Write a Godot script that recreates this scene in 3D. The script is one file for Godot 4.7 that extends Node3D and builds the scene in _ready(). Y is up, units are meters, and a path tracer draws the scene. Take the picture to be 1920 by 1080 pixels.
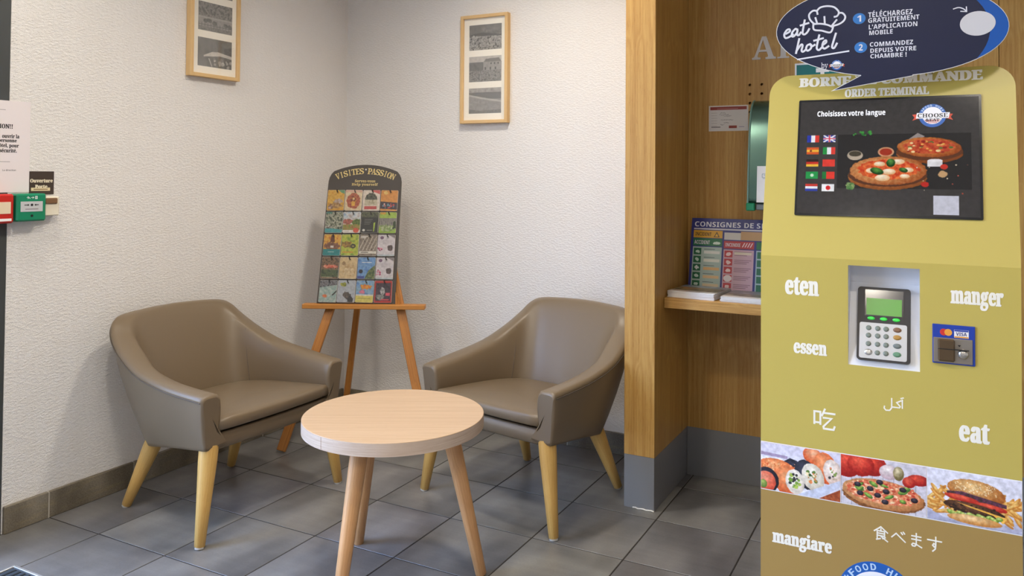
extends Node3D
# Hotel lobby corner: two tub chairs, a round table, a card easel, an oak alcove and an order kiosk.

var M := {}          # materials by name
var rng := RandomNumberGenerator.new()
var taken := {}

# ---------------------------------------------------------------- mesh builder
class MB:
	var p := PackedVector3Array()
	var t := PackedVector2Array()
	var g := PackedInt32Array()

	func tri(a: Vector3, b: Vector3, c: Vector3, s := -1, ua := Vector2.ZERO, ub := Vector2.ZERO, uc := Vector2.ZERO) -> void:
		if (b - a).cross(c - a).length_squared() < 1e-18:
			return
		p.append(a); p.append(b); p.append(c)
		t.append(ua); t.append(ub); t.append(uc)
		g.append(s)

	func quad(a: Vector3, b: Vector3, c: Vector3, d: Vector3, s := -1, ua := Vector2(0, 1), ub := Vector2(1, 1), uc := Vector2(1, 0), ud := Vector2(0, 0)) -> void:
		tri(a, b, c, s, ua, ub, uc)
		tri(a, c, d, s, ua, uc, ud)

	# make the triangles added since corner n face outwards
	func fix(n: int) -> void:
		var v := 0.0
		var o := p[n] if n < p.size() else Vector3.ZERO
		for i in range(n, p.size(), 3):
			v += (p[i] - o).dot((p[i + 1] - o).cross(p[i + 2] - o))
		if v < 0.0:
			for i in range(n, p.size(), 3):
				var a := p[i + 1]; p[i + 1] = p[i + 2]; p[i + 2] = a
				var b := t[i + 1]; t[i + 1] = t[i + 2]; t[i + 2] = b

	func box(c: Vector3, s: Vector3, b := 0.0, bas := Basis.IDENTITY) -> void:
		var n := p.size()
		var h := s * 0.5
		b = minf(b, minf(h.x, minf(h.y, h.z)) * 0.98)
		var ax := [Vector3.RIGHT, Vector3.UP, Vector3.BACK]
		for k in 3:
			var u: Vector3 = ax[(k + 1) % 3]
			var w: Vector3 = ax[(k + 2) % 3]
			var f: Vector3 = ax[k]
			for sg in [-1.0, 1.0]:
				var m: Vector3 = f * h[k] * sg
				var du: Vector3 = u * (h[(k + 1) % 3] - b)
				var dw: Vector3 = w * (h[(k + 2) % 3] - b)
				if sg > 0:
					quad(m - du - dw, m + du - dw, m + du + dw, m - du + dw)
				else:
					quad(m - du - dw, m - du + dw, m + du + dw, m + du - dw)
		if b > 0.0:
			for k in 3:
				var i1 := (k + 1) % 3
				var i2 := (k + 2) % 3
				for s1 in [-1.0, 1.0]:
					for s2 in [-1.0, 1.0]:
						var e1 := Vector3.ZERO; e1[i1] = s1 * h[i1]; e1[i2] = s2 * (h[i2] - b)
						var e2 := Vector3.ZERO; e2[i1] = s1 * (h[i1] - b); e2[i2] = s2 * h[i2]
						var l := Vector3.ZERO; l[k] = h[k] - b
						if s1 * s2 > 0:
							quad(e1 - l, e2 - l, e2 + l, e1 + l)
						else:
							quad(e1 - l, e1 + l, e2 + l, e2 - l)
			for sx in [-1.0, 1.0]:
				for sy in [-1.0, 1.0]:
					for sz in [-1.0, 1.0]:
						var q := Vector3(sx, sy, sz)
						var a := q * (h - Vector3(0, b, b))
						var bb := q * (h - Vector3(b, 0, b))
						var cc := q * (h - Vector3(b, b, 0))
						if sx * sy * sz > 0:
							tri(a, bb, cc)
						else:
							tri(a, cc, bb)
		var lo := n
		# the loops above wind faces consistently; turn and move them now
		for i in range(lo, p.size()):
			p[i] = c + bas * p[i]
		for i in range(lo, p.size(), 3):
			var nn := (p[i + 1] - p[i]).cross(p[i + 2] - p[i])
			if nn.dot((p[i] + p[i + 1] + p[i + 2]) / 3.0 - c) < 0.0:
				var x := p[i + 1]; p[i + 1] = p[i + 2]; p[i + 2] = x
				var y := t[i + 1]; t[i + 1] = t[i + 2]; t[i + 2] = y

	# skin through rings of equal length; ring points go round, rings go along
	func loft(rings: Array, s := 1, closed := true, cap_start := true, cap_end := true) -> void:
		var n := p.size()
		var m: int = rings[0].size()
		for i in rings.size() - 1:
			var A: PackedVector3Array = rings[i]
			var B: PackedVector3Array = rings[i + 1]
			for j in (m if closed else m - 1):
				var k := (j + 1) % m
				var u0 := float(j) / m
				var u1 := float(j + 1) / m
				var v0 := float(i) / (rings.size() - 1)
				var v1 := float(i + 1) / (rings.size() - 1)
				quad(A[j], A[k], B[k], B[j], s, Vector2(u0, v0), Vector2(u1, v0), Vector2(u1, v1), Vector2(u0, v1))
		for e in [[0, cap_start], [rings.size() - 1, cap_end]]:
			if not e[1]:
				continue
			var A: PackedVector3Array = rings[e[0]]
			var c := Vector3.ZERO
			for q in A:
				c += q
			c /= m
			for j in m:
				var k := (j + 1) % m
				if e[0] == 0:
					tri(c, A[k], A[j], 40)
				else:
					tri(c, A[j], A[k], 41)
		fix(n)

	func lathe(prof: PackedVector2Array, seg := 32, s := 1, at := Vector3.ZERO, bas := Basis.IDENTITY, caps := true) -> void:
		var rings := []
		for q in prof:
			var r := PackedVector3Array()
			for j in seg:
				var a := TAU * j / seg
				r.append(at + bas * Vector3(cos(a) * q.x, q.y, sin(a) * q.x))
			rings.append(r)
		loft(rings, s, true, caps, caps)

	func tube(path: PackedVector3Array, r: float, seg := 6, s := 1) -> void:
		var rings := []
		var side := Vector3.ZERO
		for i in path.size():
			var d := (path[mini(i + 1, path.size() - 1)] - path[maxi(i - 1, 0)]).normalized()
			if side == Vector3.ZERO:
				side = d.cross(Vector3.UP if absf(d.y) < 0.9 else Vector3.RIGHT).normalized()
			side = (side - d * side.dot(d)).normalized()
			var w := d.cross(side)
			var q := PackedVector3Array()
			for j in seg:
				var a := TAU * j / seg
				q.append(path[i] + (side * cos(a) + w * sin(a)) * r)
			rings.append(q)
		loft(rings, s)

	# flat outline in x,y raised from z0 to z1; uv spans the outline's box
	func prism(poly: PackedVector2Array, z0: float, z1: float) -> void:
		var n := p.size()
		var lo := poly[0]
		var hi := poly[0]
		for q in poly:
			lo = lo.min(q); hi = hi.max(q)
		var sz := (hi - lo).max(Vector2(1e-6, 1e-6))
		var ids := Geometry2D.triangulate_polygon(poly)
		for i in range(0, ids.size(), 3):
			var a := poly[ids[i]]; var b := poly[ids[i + 1]]; var c := poly[ids[i + 2]]
			if (b - a).cross(c - a) < 0.0:
				var x := b; b = c; c = x
			var ua := Vector2((a.x - lo.x) / sz.x, (hi.y - a.y) / sz.y)
			var ub := Vector2((b.x - lo.x) / sz.x, (hi.y - b.y) / sz.y)
			var uc := Vector2((c.x - lo.x) / sz.x, (hi.y - c.y) / sz.y)
			tri(Vector3(a.x, a.y, z1), Vector3(b.x, b.y, z1), Vector3(c.x, c.y, z1), -1, ua, ub, uc)
			tri(Vector3(a.x, a.y, z0), Vector3(c.x, c.y, z0), Vector3(b.x, b.y, z0), -1, ua, uc, ub)
		var cw := Geometry2D.is_polygon_clockwise(poly)
		for i in poly.size():
			var a := poly[i]
			var b := poly[(i + 1) % poly.size()]
			if cw:
				var x := a; a = b; b = x
			quad(Vector3(a.x, a.y, z0), Vector3(b.x, b.y, z0), Vector3(b.x, b.y, z1), Vector3(a.x, a.y, z1), -1, Vector2.ZERO, Vector2.ZERO, Vector2.ZERO, Vector2.ZERO)
		fix(n)

	func mesh() -> ArrayMesh:
		var st := SurfaceTool.new()
		st.begin(Mesh.PRIMITIVE_TRIANGLES)
		for i in g.size():
			st.set_smooth_group(g[i])
			for k in [0, 2, 1]:
				st.set_uv(t[i * 3 + k])
				st.add_vertex(p[i * 3 + k])
		st.generate_normals()
		st.index()
		return st.commit()

# ---------------------------------------------------------------- scene helpers
func numbered(called: String) -> String:
	var k: int = taken.get(called, -1) + 1
	taken[called] = k
	return called if k == 0 else "%s_%03d" % [called, k]

func tag(o: Node3D, label: String, category: String, group := "") -> Node3D:
	o.set_meta("label", label)
	o.set_meta("category", category)
	if group:
		o.set_meta("group", group)
	return o

func thing(called: String, label: String, category: String, at := Vector3.ZERO, turn := 0.0, group := "") -> Node3D:
	var o := Node3D.new()
	o.name = numbered(called)
	add_child(o)
	o.position = at
	o.rotation.y = turn
	return tag(o, label, category, group)

func part(mb: MB, called: String, m: Material, parent: Node = self, at := Vector3.ZERO) -> MeshInstance3D:
	return put_mesh(mb.mesh(), called, m, parent, at)

func put_mesh(me: Mesh, called: String, m: Material, parent: Node = self, at := Vector3.ZERO) -> MeshInstance3D:
	var o := MeshInstance3D.new()
	o.name = numbered(called) if parent == self else called
	o.mesh = me
	o.material_override = m
	o.position = at
	parent.add_child(o, true)
	return o

func structure(o: Node3D) -> Node3D:
	o.set_meta("kind", "structure")
	return o

func frame_node(called: String) -> Node3D:
	var o := Node3D.new()
	o.name = called
	add_child(o)
	return structure(o)

func cbox(called: String, c: Vector3, s: Vector3, m: Material, parent: Node, b := 0.002) -> MeshInstance3D:
	var mb := MB.new()
	mb.box(Vector3.ZERO, s, b)
	return part(mb, called, m, parent, c)

func rgb(r: float, g: float, b: float) -> Color:
	return Color(r / 255.0, g / 255.0, b / 255.0)

func mat(called: String, c: Color, rough := 0.6, metal := 0.0) -> StandardMaterial3D:
	var m := StandardMaterial3D.new()
	m.resource_name = called
	m.albedo_color = c
	m.roughness = rough
	m.metallic = metal
	M[called] = m
	return m

func noise(kind: int, freq: float, sd: int, oct := 4) -> FastNoiseLite:
	var n := FastNoiseLite.new()
	n.noise_type = kind
	n.frequency = freq
	n.seed = sd
	n.fractal_octaves = oct
	return n

func grey_tile(w: int, h: int, nw: int, nh: int, freq: float, sd: int, oct := 4, kind := FastNoiseLite.TYPE_SIMPLEX_SMOOTH) -> PackedByteArray:
	var im := noise(kind, freq, sd, oct).get_seamless_image(nw, nh)
	im.convert(Image.FORMAT_L8)
	if nw != w or nh != h:
		im.resize(w, h, Image.INTERPOLATE_CUBIC)
	return im.get_data()

func from_bytes(w: int, h: int, d: PackedByteArray, f := Image.FORMAT_RGB8) -> ImageTexture:
	var im := Image.create_from_data(w, h, false, f, d)
	im.generate_mipmaps()
	return ImageTexture.create_from_image(im)

# oak or beech: grain runs along v (or along u when across)
func wood_tex(light: Color, dark: Color, sd: int, fine := 1.0, across := false) -> ImageTexture:
	var w := 512
	var h := 512
	var broad := grey_tile(w, h, w, 32, 0.012, sd, 3)
	var thin := grey_tile(w, h, w, 24, 0.11, sd + 1, 3)
	var pore := grey_tile(w, h, w, 64, 0.22, sd + 2, 2)
	var d := PackedByteArray()
	d.resize(w * h * 3)
	for i in w * h:
		var a := broad[i] / 255.0
		var ring := absf(fposmod(a * 7.0, 2.0) - 1.0)
		var k := 0.30 * ring + 0.38 * fine * thin[i] / 255.0 + 0.22 * (1.0 - a)
		if pore[i] > 178:
			k += 0.22 * fine
		k = clampf(k, 0.0, 1.0)
		var c := light.lerp(dark, k)
		var j := ((i % w) * w + i / w if across else i) * 3
		d[j] = int(c.r * 255.0); d[j + 1] = int(c.g * 255.0); d[j + 2] = int(c.b * 255.0)
	return from_bytes(w, h, d)

func wood_mat(called: String, light: Color, dark: Color, sd: int, scale: Vector3, rough := 0.5, world := false, fine := 1.0, across := false) -> StandardMaterial3D:
	var m := mat(called, Color.WHITE, rough)
	m.albedo_texture = wood_tex(light, dark, sd, fine, across)
	m.uv1_triplanar = true
	m.uv1_world_triplanar = world
	m.uv1_scale = scale
	m.uv1_triplanar_sharpness = 8.0
	return m

func catmull(pts: Array, steps: int) -> PackedVector3Array:
	var out := PackedVector3Array()
	var n := pts.size()
	for i in n - 1:
		var a: Vector3 = pts[maxi(i - 1, 0)]
		var b: Vector3 = pts[i]
		var c: Vector3 = pts[i + 1]
		var d: Vector3 = pts[mini(i + 2, n - 1)]
		for s in steps:
			out.append(b.cubic_interpolate(c, a, d, float(s) / steps))
	out.append(pts[n - 1])
	return out

func smooth2(flat: Array, steps := 6) -> PackedVector2Array:
	var pts := []
	for i in range(0, flat.size(), 2):
		pts.append(Vector3(flat[i], flat[i + 1], 0))
	var out := PackedVector2Array()
	for q in catmull(pts, steps):
		out.append(Vector2(q.x, q.y))
	return out

# pen strokes as raised ribbons: each stroke is a flat list x,y,x,y
func strokes(mb: MB, list: Array, sc: Vector2, off: Vector2, width: float, z0: float, z1: float, smooth := true) -> void:
	for si in list.size():
		var s: Array = list[si]
		var line := PackedVector2Array()
		if smooth and s.size() > 4:
			line = smooth2(s)
		else:
			for i in range(0, s.size(), 2):
				line.append(Vector2(s[i], s[i + 1]))
		for i in line.size():
			line[i] = line[i] * sc + off
		var n := mb.p.size()
		var L := PackedVector2Array()
		var R := PackedVector2Array()
		var first := (line[1] - line[0]).normalized() * width * 0.4
		var last := (line[-1] - line[-2]).normalized() * width * 0.4
		line[0] -= first
		line[-1] += last
		for i in line.size():
			var d0 := (line[i] - line[maxi(i - 1, 0)]).normalized()
			var d1 := (line[mini(i + 1, line.size() - 1)] - line[i]).normalized()
			var d := (d0 + d1).normalized()
			var k := width * 0.5 / maxf(0.55, sqrt(maxf(0.0, (1.0 + d0.dot(d1)) * 0.5)) if i > 0 and i < line.size() - 1 else 1.0)
			L.append(line[i] + d.orthogonal() * k)
			R.append(line[i] - d.orthogonal() * k)
		for i in line.size() - 1:
			var a := [L[i], R[i], R[i + 1], L[i + 1]]
			var lo := []
			var hi := []
			for c in 4:
				# where a stroke crosses itself the later ink lies on top
				var q: Vector2 = a[c]
				lo.append(Vector3(q.x, q.y, z0)); hi.append(Vector3(q.x, q.y, z1 + si * 3e-5 + (i + (1 if c > 1 else 0)) * 1.2e-5))
			mb.quad(hi[0], hi[1], hi[2], hi[3])
			mb.quad(lo[0], lo[3], lo[2], lo[1])
			mb.quad(lo[0], hi[0], hi[3], lo[3])
			mb.quad(lo[1], lo[2], hi[2], hi[1])
			if i == 0:
				mb.quad(lo[0], lo[1], hi[1], hi[0])
			if i == line.size() - 2:
				mb.quad(lo[3], hi[3], hi[2], lo[2])
		mb.fix(n)

func fnt(which: String, weight := 400) -> SystemFont:
	var key := "font_%s_%d" % [which, weight]
	if not M.has(key):
		var f := SystemFont.new()
		f.font_names = PackedStringArray([which])
		f.font_weight = mini(weight, 700)
		f.set_meta("heavy", maxf(0.0, (weight - 700) / 100.0))
		M[key] = f
	return M[key]

# raised lettering filling the box (x0,y0)-(x1,y1) on the parent's x,y plane, standing on z
func lettering(txt: String, font: Font, x0: float, x1: float, y0: float, y1: float, z: float, m: Material, parent: Node, called := "lettering", thick := 0.0006, turn := 0.0) -> MeshInstance3D:
	var tm := TextMesh.new()
	tm.text = txt
	tm.font = font
	tm.font_size = 64
	tm.pixel_size = 0.01
	tm.depth = 1.0
	tm.curve_step = 2.0
	tm.horizontal_alignment = HORIZONTAL_ALIGNMENT_CENTER
	var o := MeshInstance3D.new()
	o.name = called
	var heavy: float = font.get_meta("heavy", 0.0) * 0.012
	if heavy > 0.0:
		# extra-heavy letters: the outline laid down again a little to either side
		var st := SurfaceTool.new()
		for k in 4:
			st.append_from(tm, 0, Transform3D(Basis.IDENTITY, Vector3((k - 1.5) / 1.5 * heavy, (0.35 if k % 2 else -0.35) * heavy, k * 0.2)))
		o.mesh = st.commit()
	else:
		o.mesh = tm
	o.material_override = m
	var bb: AABB = o.mesh.get_aabb()
	var sx := (x1 - x0) / maxf(bb.size.x, 1e-4)
	var sy := (y1 - y0) / maxf(bb.size.y, 1e-4)
	var bas := Basis(Vector3(0, 0, 1), turn) * Basis.from_scale(Vector3(sx, sy, thick))
	var c := bb.position + bb.size * 0.5
	o.transform = Transform3D(bas, Vector3((x0 + x1) * 0.5, (y0 + y1) * 0.5, z + thick * 0.5) - bas * Vector3(c.x, c.y, c.z))
	parent.add_child(o, true)
	return o

# letters set round an arc
func arc_lettering(txt: String, font: Font, centre: Vector2, rad: float, a0: float, a1: float, h: float, wsc: float, z: float, m: Material, parent: Node, thick := 0.0006) -> void:
	for i in txt.length():
		if txt[i] == " ":
			continue
		var a := lerpf(a0, a1, float(i) / maxf(txt.length() - 1, 1))
		var c := centre + Vector2(sin(a), cos(a)) * rad
		var w := h * wsc * (0.42 if txt[i] == "I" else 1.0)
		lettering(txt[i], font, c.x - w * 0.5, c.x + w * 0.5, c.y - h * 0.5, c.y + h * 0.5, z, m, parent, "letter", thick, -a)

# ---------------------------------------------------------------- drawing prints
func canvas(w: int, h: int, c: Color) -> Image:
	var im := Image.create(w, h, false, Image.FORMAT_RGB8)
	im.fill(c)
	return im

func ell(im: Image, cx: float, cy: float, rx: float, ry: float, c: Color, rough := 0.0, c2 := Color(0, 0, 0, 0), rot := 0.0) -> void:
	var n: FastNoiseLite = M["draw_noise"]
	var w := im.get_width()
	var h := im.get_height()
	var r := maxf(rx, ry) * (1.0 + rough)
	var ca := cos(rot)
	var sa := sin(rot)
	for y in range(maxi(0, int(cy - r)), mini(h, int(cy + r) + 2)):
		for x in range(maxi(0, int(cx - r)), mini(w, int(cx + r) + 2)):
			var dx := x - cx
			var dy := y - cy
			var u := (dx * ca + dy * sa) / rx
			var v := (-dx * sa + dy * ca) / ry
			var lim := 1.0
			if rough > 0.0:
				lim += rough * n.get_noise_2d(x * 1.6 + cx, y * 1.6 + cy)
			if u * u + v * v <= lim * lim:
				var k := c
				if c2.a > 0.0:
					k = c.lerp(c2, clampf(0.5 + 1.1 * n.get_noise_2d(x * 1.7 + cy, y * 1.7 + cx), 0.0, 1.0))
				im.set_pixel(x, y, k)

# a rounded thing in a photograph: one colour at its rim passing into another
func ball(im: Image, cx: float, cy: float, rx: float, ry: float, rim: Color, mid: Color, rot := 0.0, up := 0.35) -> void:
	var n: FastNoiseLite = M["draw_noise"]
	var r := maxf(rx, ry)
	for y in range(maxi(0, int(cy - r)), mini(im.get_height(), int(cy + r) + 2)):
		for x in range(maxi(0, int(cx - r)), mini(im.get_width(), int(cx + r) + 2)):
			var d := Vector2(x - cx, y - cy).rotated(-rot) / Vector2(rx, ry)
			if d.length_squared() <= 1.0 + 0.08 * n.get_noise_2d(x * 2.0, y * 2.0):
				var f := clampf(1.0 - (d + Vector2(0.15, up)).length() * 0.85 + 0.25 * n.get_noise_2d(x * 2.2, y * 2.2), 0.0, 1.0)
				im.set_pixel(x, y, rim.lerp(mid, f))

func rect(im: Image, x: float, y: float, w: float, h: float, c: Color) -> void:
	im.fill_rect(Rect2i(int(x), int(y), maxi(1, int(w)), maxi(1, int(h))), c)

func poly(im: Image, pts: Array, c: Color, c2 := Color(0, 0, 0, 0)) -> void:
	var n: FastNoiseLite = M["draw_noise"]
	var pp := PackedVector2Array()
	var lo := Vector2(1e9, 1e9)
	var hi := -lo
	for i in range(0, pts.size(), 2):
		var q := Vector2(pts[i], pts[i + 1])
		pp.append(q)
		lo = lo.min(q); hi = hi.max(q)
	for y in range(maxi(0, int(lo.y)), mini(im.get_height(), int(hi.y) + 1)):
		for x in range(maxi(0, int(lo.x)), mini(im.get_width(), int(hi.x) + 1)):
			if Geometry2D.is_point_in_polygon(Vector2(x + 0.5, y + 0.5), pp):
				var k := c
				if c2.a > 0.0:
					k = c.lerp(c2, clampf(0.5 + 1.1 * n.get_noise_2d(x * 1.7, y * 1.7), 0.0, 1.0))
				im.set_pixel(x, y, k)

func specks(im: Image, area: Rect2, count: int, r0: float, r1: float, cols: Array, flat := 1.0) -> void:
	for i in count:
		var x := rng.randf_range(area.position.x, area.end.x)
		var y := rng.randf_range(area.position.y, area.end.y)
		var r := rng.randf_range(r0, r1)
		ell(im, x, y, r, r * flat, cols[rng.randi() % cols.size()], 0.25)

func grain(im: Image, area: Rect2i, cols: Array, freq: float, sx := 1.0, sy := 1.0) -> void:
	var n: FastNoiseLite = M["draw_noise"]
	for y in range(area.position.y, mini(area.end.y, im.get_height())):
		for x in range(area.position.x, mini(area.end.x, im.get_width())):
			var v := clampf(0.5 + 0.85 * n.get_noise_2d(x * freq * sx + area.position.x * 7, y * freq * sy), 0.0, 0.999) * (cols.size() - 1)
			var k := int(v)
			im.set_pixel(x, y, cols[k].lerp(cols[k + 1], v - k))

# the mottle and softness of a photographic print
func photographic(im: Image, amount: float, freq := 1.2) -> Image:
	var n: FastNoiseLite = M["draw_noise"]
	var w := im.get_width()
	var h := im.get_height()
	var out := im.duplicate() as Image
	out.resize(w / 2, h / 2, Image.INTERPOLATE_BILINEAR)
	out.resize(w, h, Image.INTERPOLATE_CUBIC)
	for y in h:
		for x in w:
			var c := out.get_pixel(x, y)
			var k := 1.0 + amount * n.get_noise_2d(x * freq, y * freq)
			out.set_pixel(x, y, Color(c.r * k, c.g * k, c.b * k))
	return out

func print_mat(called: String, im: Image, rough := 0.45) -> StandardMaterial3D:
	var m := mat(called, Color.WHITE, rough)
	im.generate_mipmaps()
	m.albedo_texture = ImageTexture.create_from_image(im)
	return m

# a flat print: a thin sheet facing the parent's +z, picture upright
func sheet(called: String, c: Vector3, w: float, h: float, thick: float, m: Material, parent: Node) -> MeshInstance3D:
	var mb := MB.new()
	mb.prism(PackedVector2Array([Vector2(-w / 2, -h / 2), Vector2(w / 2, -h / 2), Vector2(w / 2, h / 2), Vector2(-w / 2, h / 2)]), -thick / 2, thick / 2)
	return part(mb, called, m, parent, c)

func round_rect(w: float, h: float, r: float, seg := 6) -> PackedVector2Array:
	var out := PackedVector2Array()
	for k in 4:
		var c := Vector2([1, -1, -1, 1][k] * (w / 2 - r), [1, 1, -1, -1][k] * (h / 2 - r))
		for i in seg + 1:
			var a := PI / 2 * (k + float(i) / seg)
			out.append(c + Vector2(cos(a), sin(a)) * r)
	return out

func ellipse_poly(rx: float, ry: float, seg := 48, rot := 0.0) -> PackedVector2Array:
	var out := PackedVector2Array()
	for i in seg:
		var a := TAU * i / seg
		out.append(Vector2(cos(a) * rx, sin(a) * ry).rotated(rot))
	return out

# ---------------------------------------------------------------- the place
const XW := -0.26        # face of the left wall
const ZW := -1.135       # face of the back wall
const ZA := -1.05        # face of the alcove's oak panel
const XR := 4.35
const ZF := 4.55
const CEIL := 2.42
const LAMP_COLOR := Color(1.0, 0.96, 0.895)
const LAMP_ENERGY := 2.05
const TX := 0.30         # floor tile pitch
const TZ := 0.3053

func _ready() -> void:
	rng.seed = 7
	M["draw_noise"] = noise(FastNoiseLite.TYPE_SIMPLEX_SMOOTH, 0.03, 11, 4)
	camera_and_light()
	materials()
	room()
	alcove()
	armchairs()
	coffee_table()
	easel()
	kiosk()
	bubble_sign()
	pictures()
	wall_fittings()
	alcove_things()
	doormat()

func camera_and_light() -> void:
	var cam := Camera3D.new()
	cam.name = "camera"
	var yaw := -0.47551
	var pitch := 0.02049
	var roll := -0.00675
	var f := 1484.8
	var right := Vector3(cos(yaw), 0, sin(yaw))
	var back := Vector3(-sin(yaw), 0, cos(yaw))
	var up2 := Vector3.UP * cos(pitch) + back * sin(pitch)
	var back2 := back * cos(pitch) - Vector3.UP * sin(pitch)
	cam.transform = Transform3D(Basis(right * cos(roll) - up2 * sin(roll), right * sin(roll) + up2 * cos(roll), back2), Vector3(2.3282, 1.1217, 1.9029))
	cam.projection = Camera3D.PROJECTION_FRUSTUM
	cam.near = 0.05
	cam.far = 60.0
	cam.size = 1080.0 / f * cam.near
	cam.frustum_offset = Vector2((960.0 - 997.16) / f, -(540.0 - 299.48) / f) * cam.near
	cam.current = true
	add_child(cam)

	var env := Environment.new()
	var sky := Sky.new()
	var sm := ProceduralSkyMaterial.new()
	sm.sky_top_color = Color(0.56, 0.71, 0.95)
	sm.sky_horizon_color = Color(0.80, 0.88, 0.98)
	sm.ground_horizon_color = Color(0.62, 0.64, 0.66)
	sm.ground_bottom_color = Color(0.42, 0.43, 0.44)
	sm.energy_multiplier = 20.0
	sky.sky_material = sm
	env.background_mode = Environment.BG_SKY
	env.sky = sky
	env.ambient_light_source = Environment.AMBIENT_SOURCE_DISABLED
	env.tonemap_mode = Environment.TONE_MAPPER_LINEAR
	env.tonemap_exposure = 1.0
	env.sdfgi_enabled = true
	env.ssao_enabled = true
	env.ssil_enabled = true
	var we := WorldEnvironment.new()
	we.name = "world_environment"
	we.environment = env
	add_child(we)

	# recessed round downlights: x, z, strength, what sets each apart
	for d in [[1.0, -0.30, 0.78, "nearest the oak partition, over the two armchairs"], [0.16, 0.66, 0.30, "by the entrance door"], [1.15, 0.98, 0.74, "in front of the round table"], [2.55, 1.05, 0.55, "in front of the order terminal"], [0.56, 2.6, 0.9, "by the rear end of the entrance wall"], [1.95, 2.9, 0.9, "in the middle of the rear lobby"], [3.3, 2.9, 0.9, "in the far right rear corner"]]:
		downlight(d[0], d[1], d[2], d[3])

func downlight(x: float, z: float, power: float, where: String) -> void:
	var o := thing("ceiling_lamp", "round white recessed ceiling lamp " + where, "lamp", Vector3(x, CEIL, z), 0.0, "recessed ceiling lamps")
	var mb := MB.new()
	mb.lathe(PackedVector2Array([Vector2(0.082, 0.0), Vector2(0.112, 0.0), Vector2(0.110, -0.008), Vector2(0.088, -0.012), Vector2(0.082, -0.006), Vector2(0.082, 0.0)]), 40, 1, Vector3.ZERO, Basis.IDENTITY, false)
	part(mb, "trim_ring", mat_of("lamp_trim", rgb(235, 235, 232), 0.5), o)
	mb = MB.new()
	mb.lathe(PackedVector2Array([Vector2(0.083, 0.0), Vector2(0.083, -0.005), Vector2(0.080, -0.006)]), 40, 1)
	part(mb, "diffuser", mat_of("lamp_glow", rgb(250, 246, 238), 0.6), o)
	M["lamp_glow"].emission_enabled = true
	M["lamp_glow"].emission = Color(1.0, 0.98, 0.95)
	M["lamp_glow"].emission_energy_multiplier = 2.0
	var l := SpotLight3D.new()
	l.name = "lamp_light"
	l.light_size = 0.08
	l.light_color = LAMP_COLOR
	l.light_energy = LAMP_ENERGY * power
	l.spot_range = 12.0
	l.spot_attenuation = 2.0
	l.spot_angle = 84.0
	l.spot_angle_attenuation = 1.0
	l.shadow_enabled = true
	l.position = Vector3(0, -0.10, 0)
	l.rotation.x = -PI / 2
	o.add_child(l)

func mat_of(called: String, c: Color, rough := 0.6, metal := 0.0) -> StandardMaterial3D:
	return M[called] if M.has(called) else mat(called, c, rough, metal)

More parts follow.
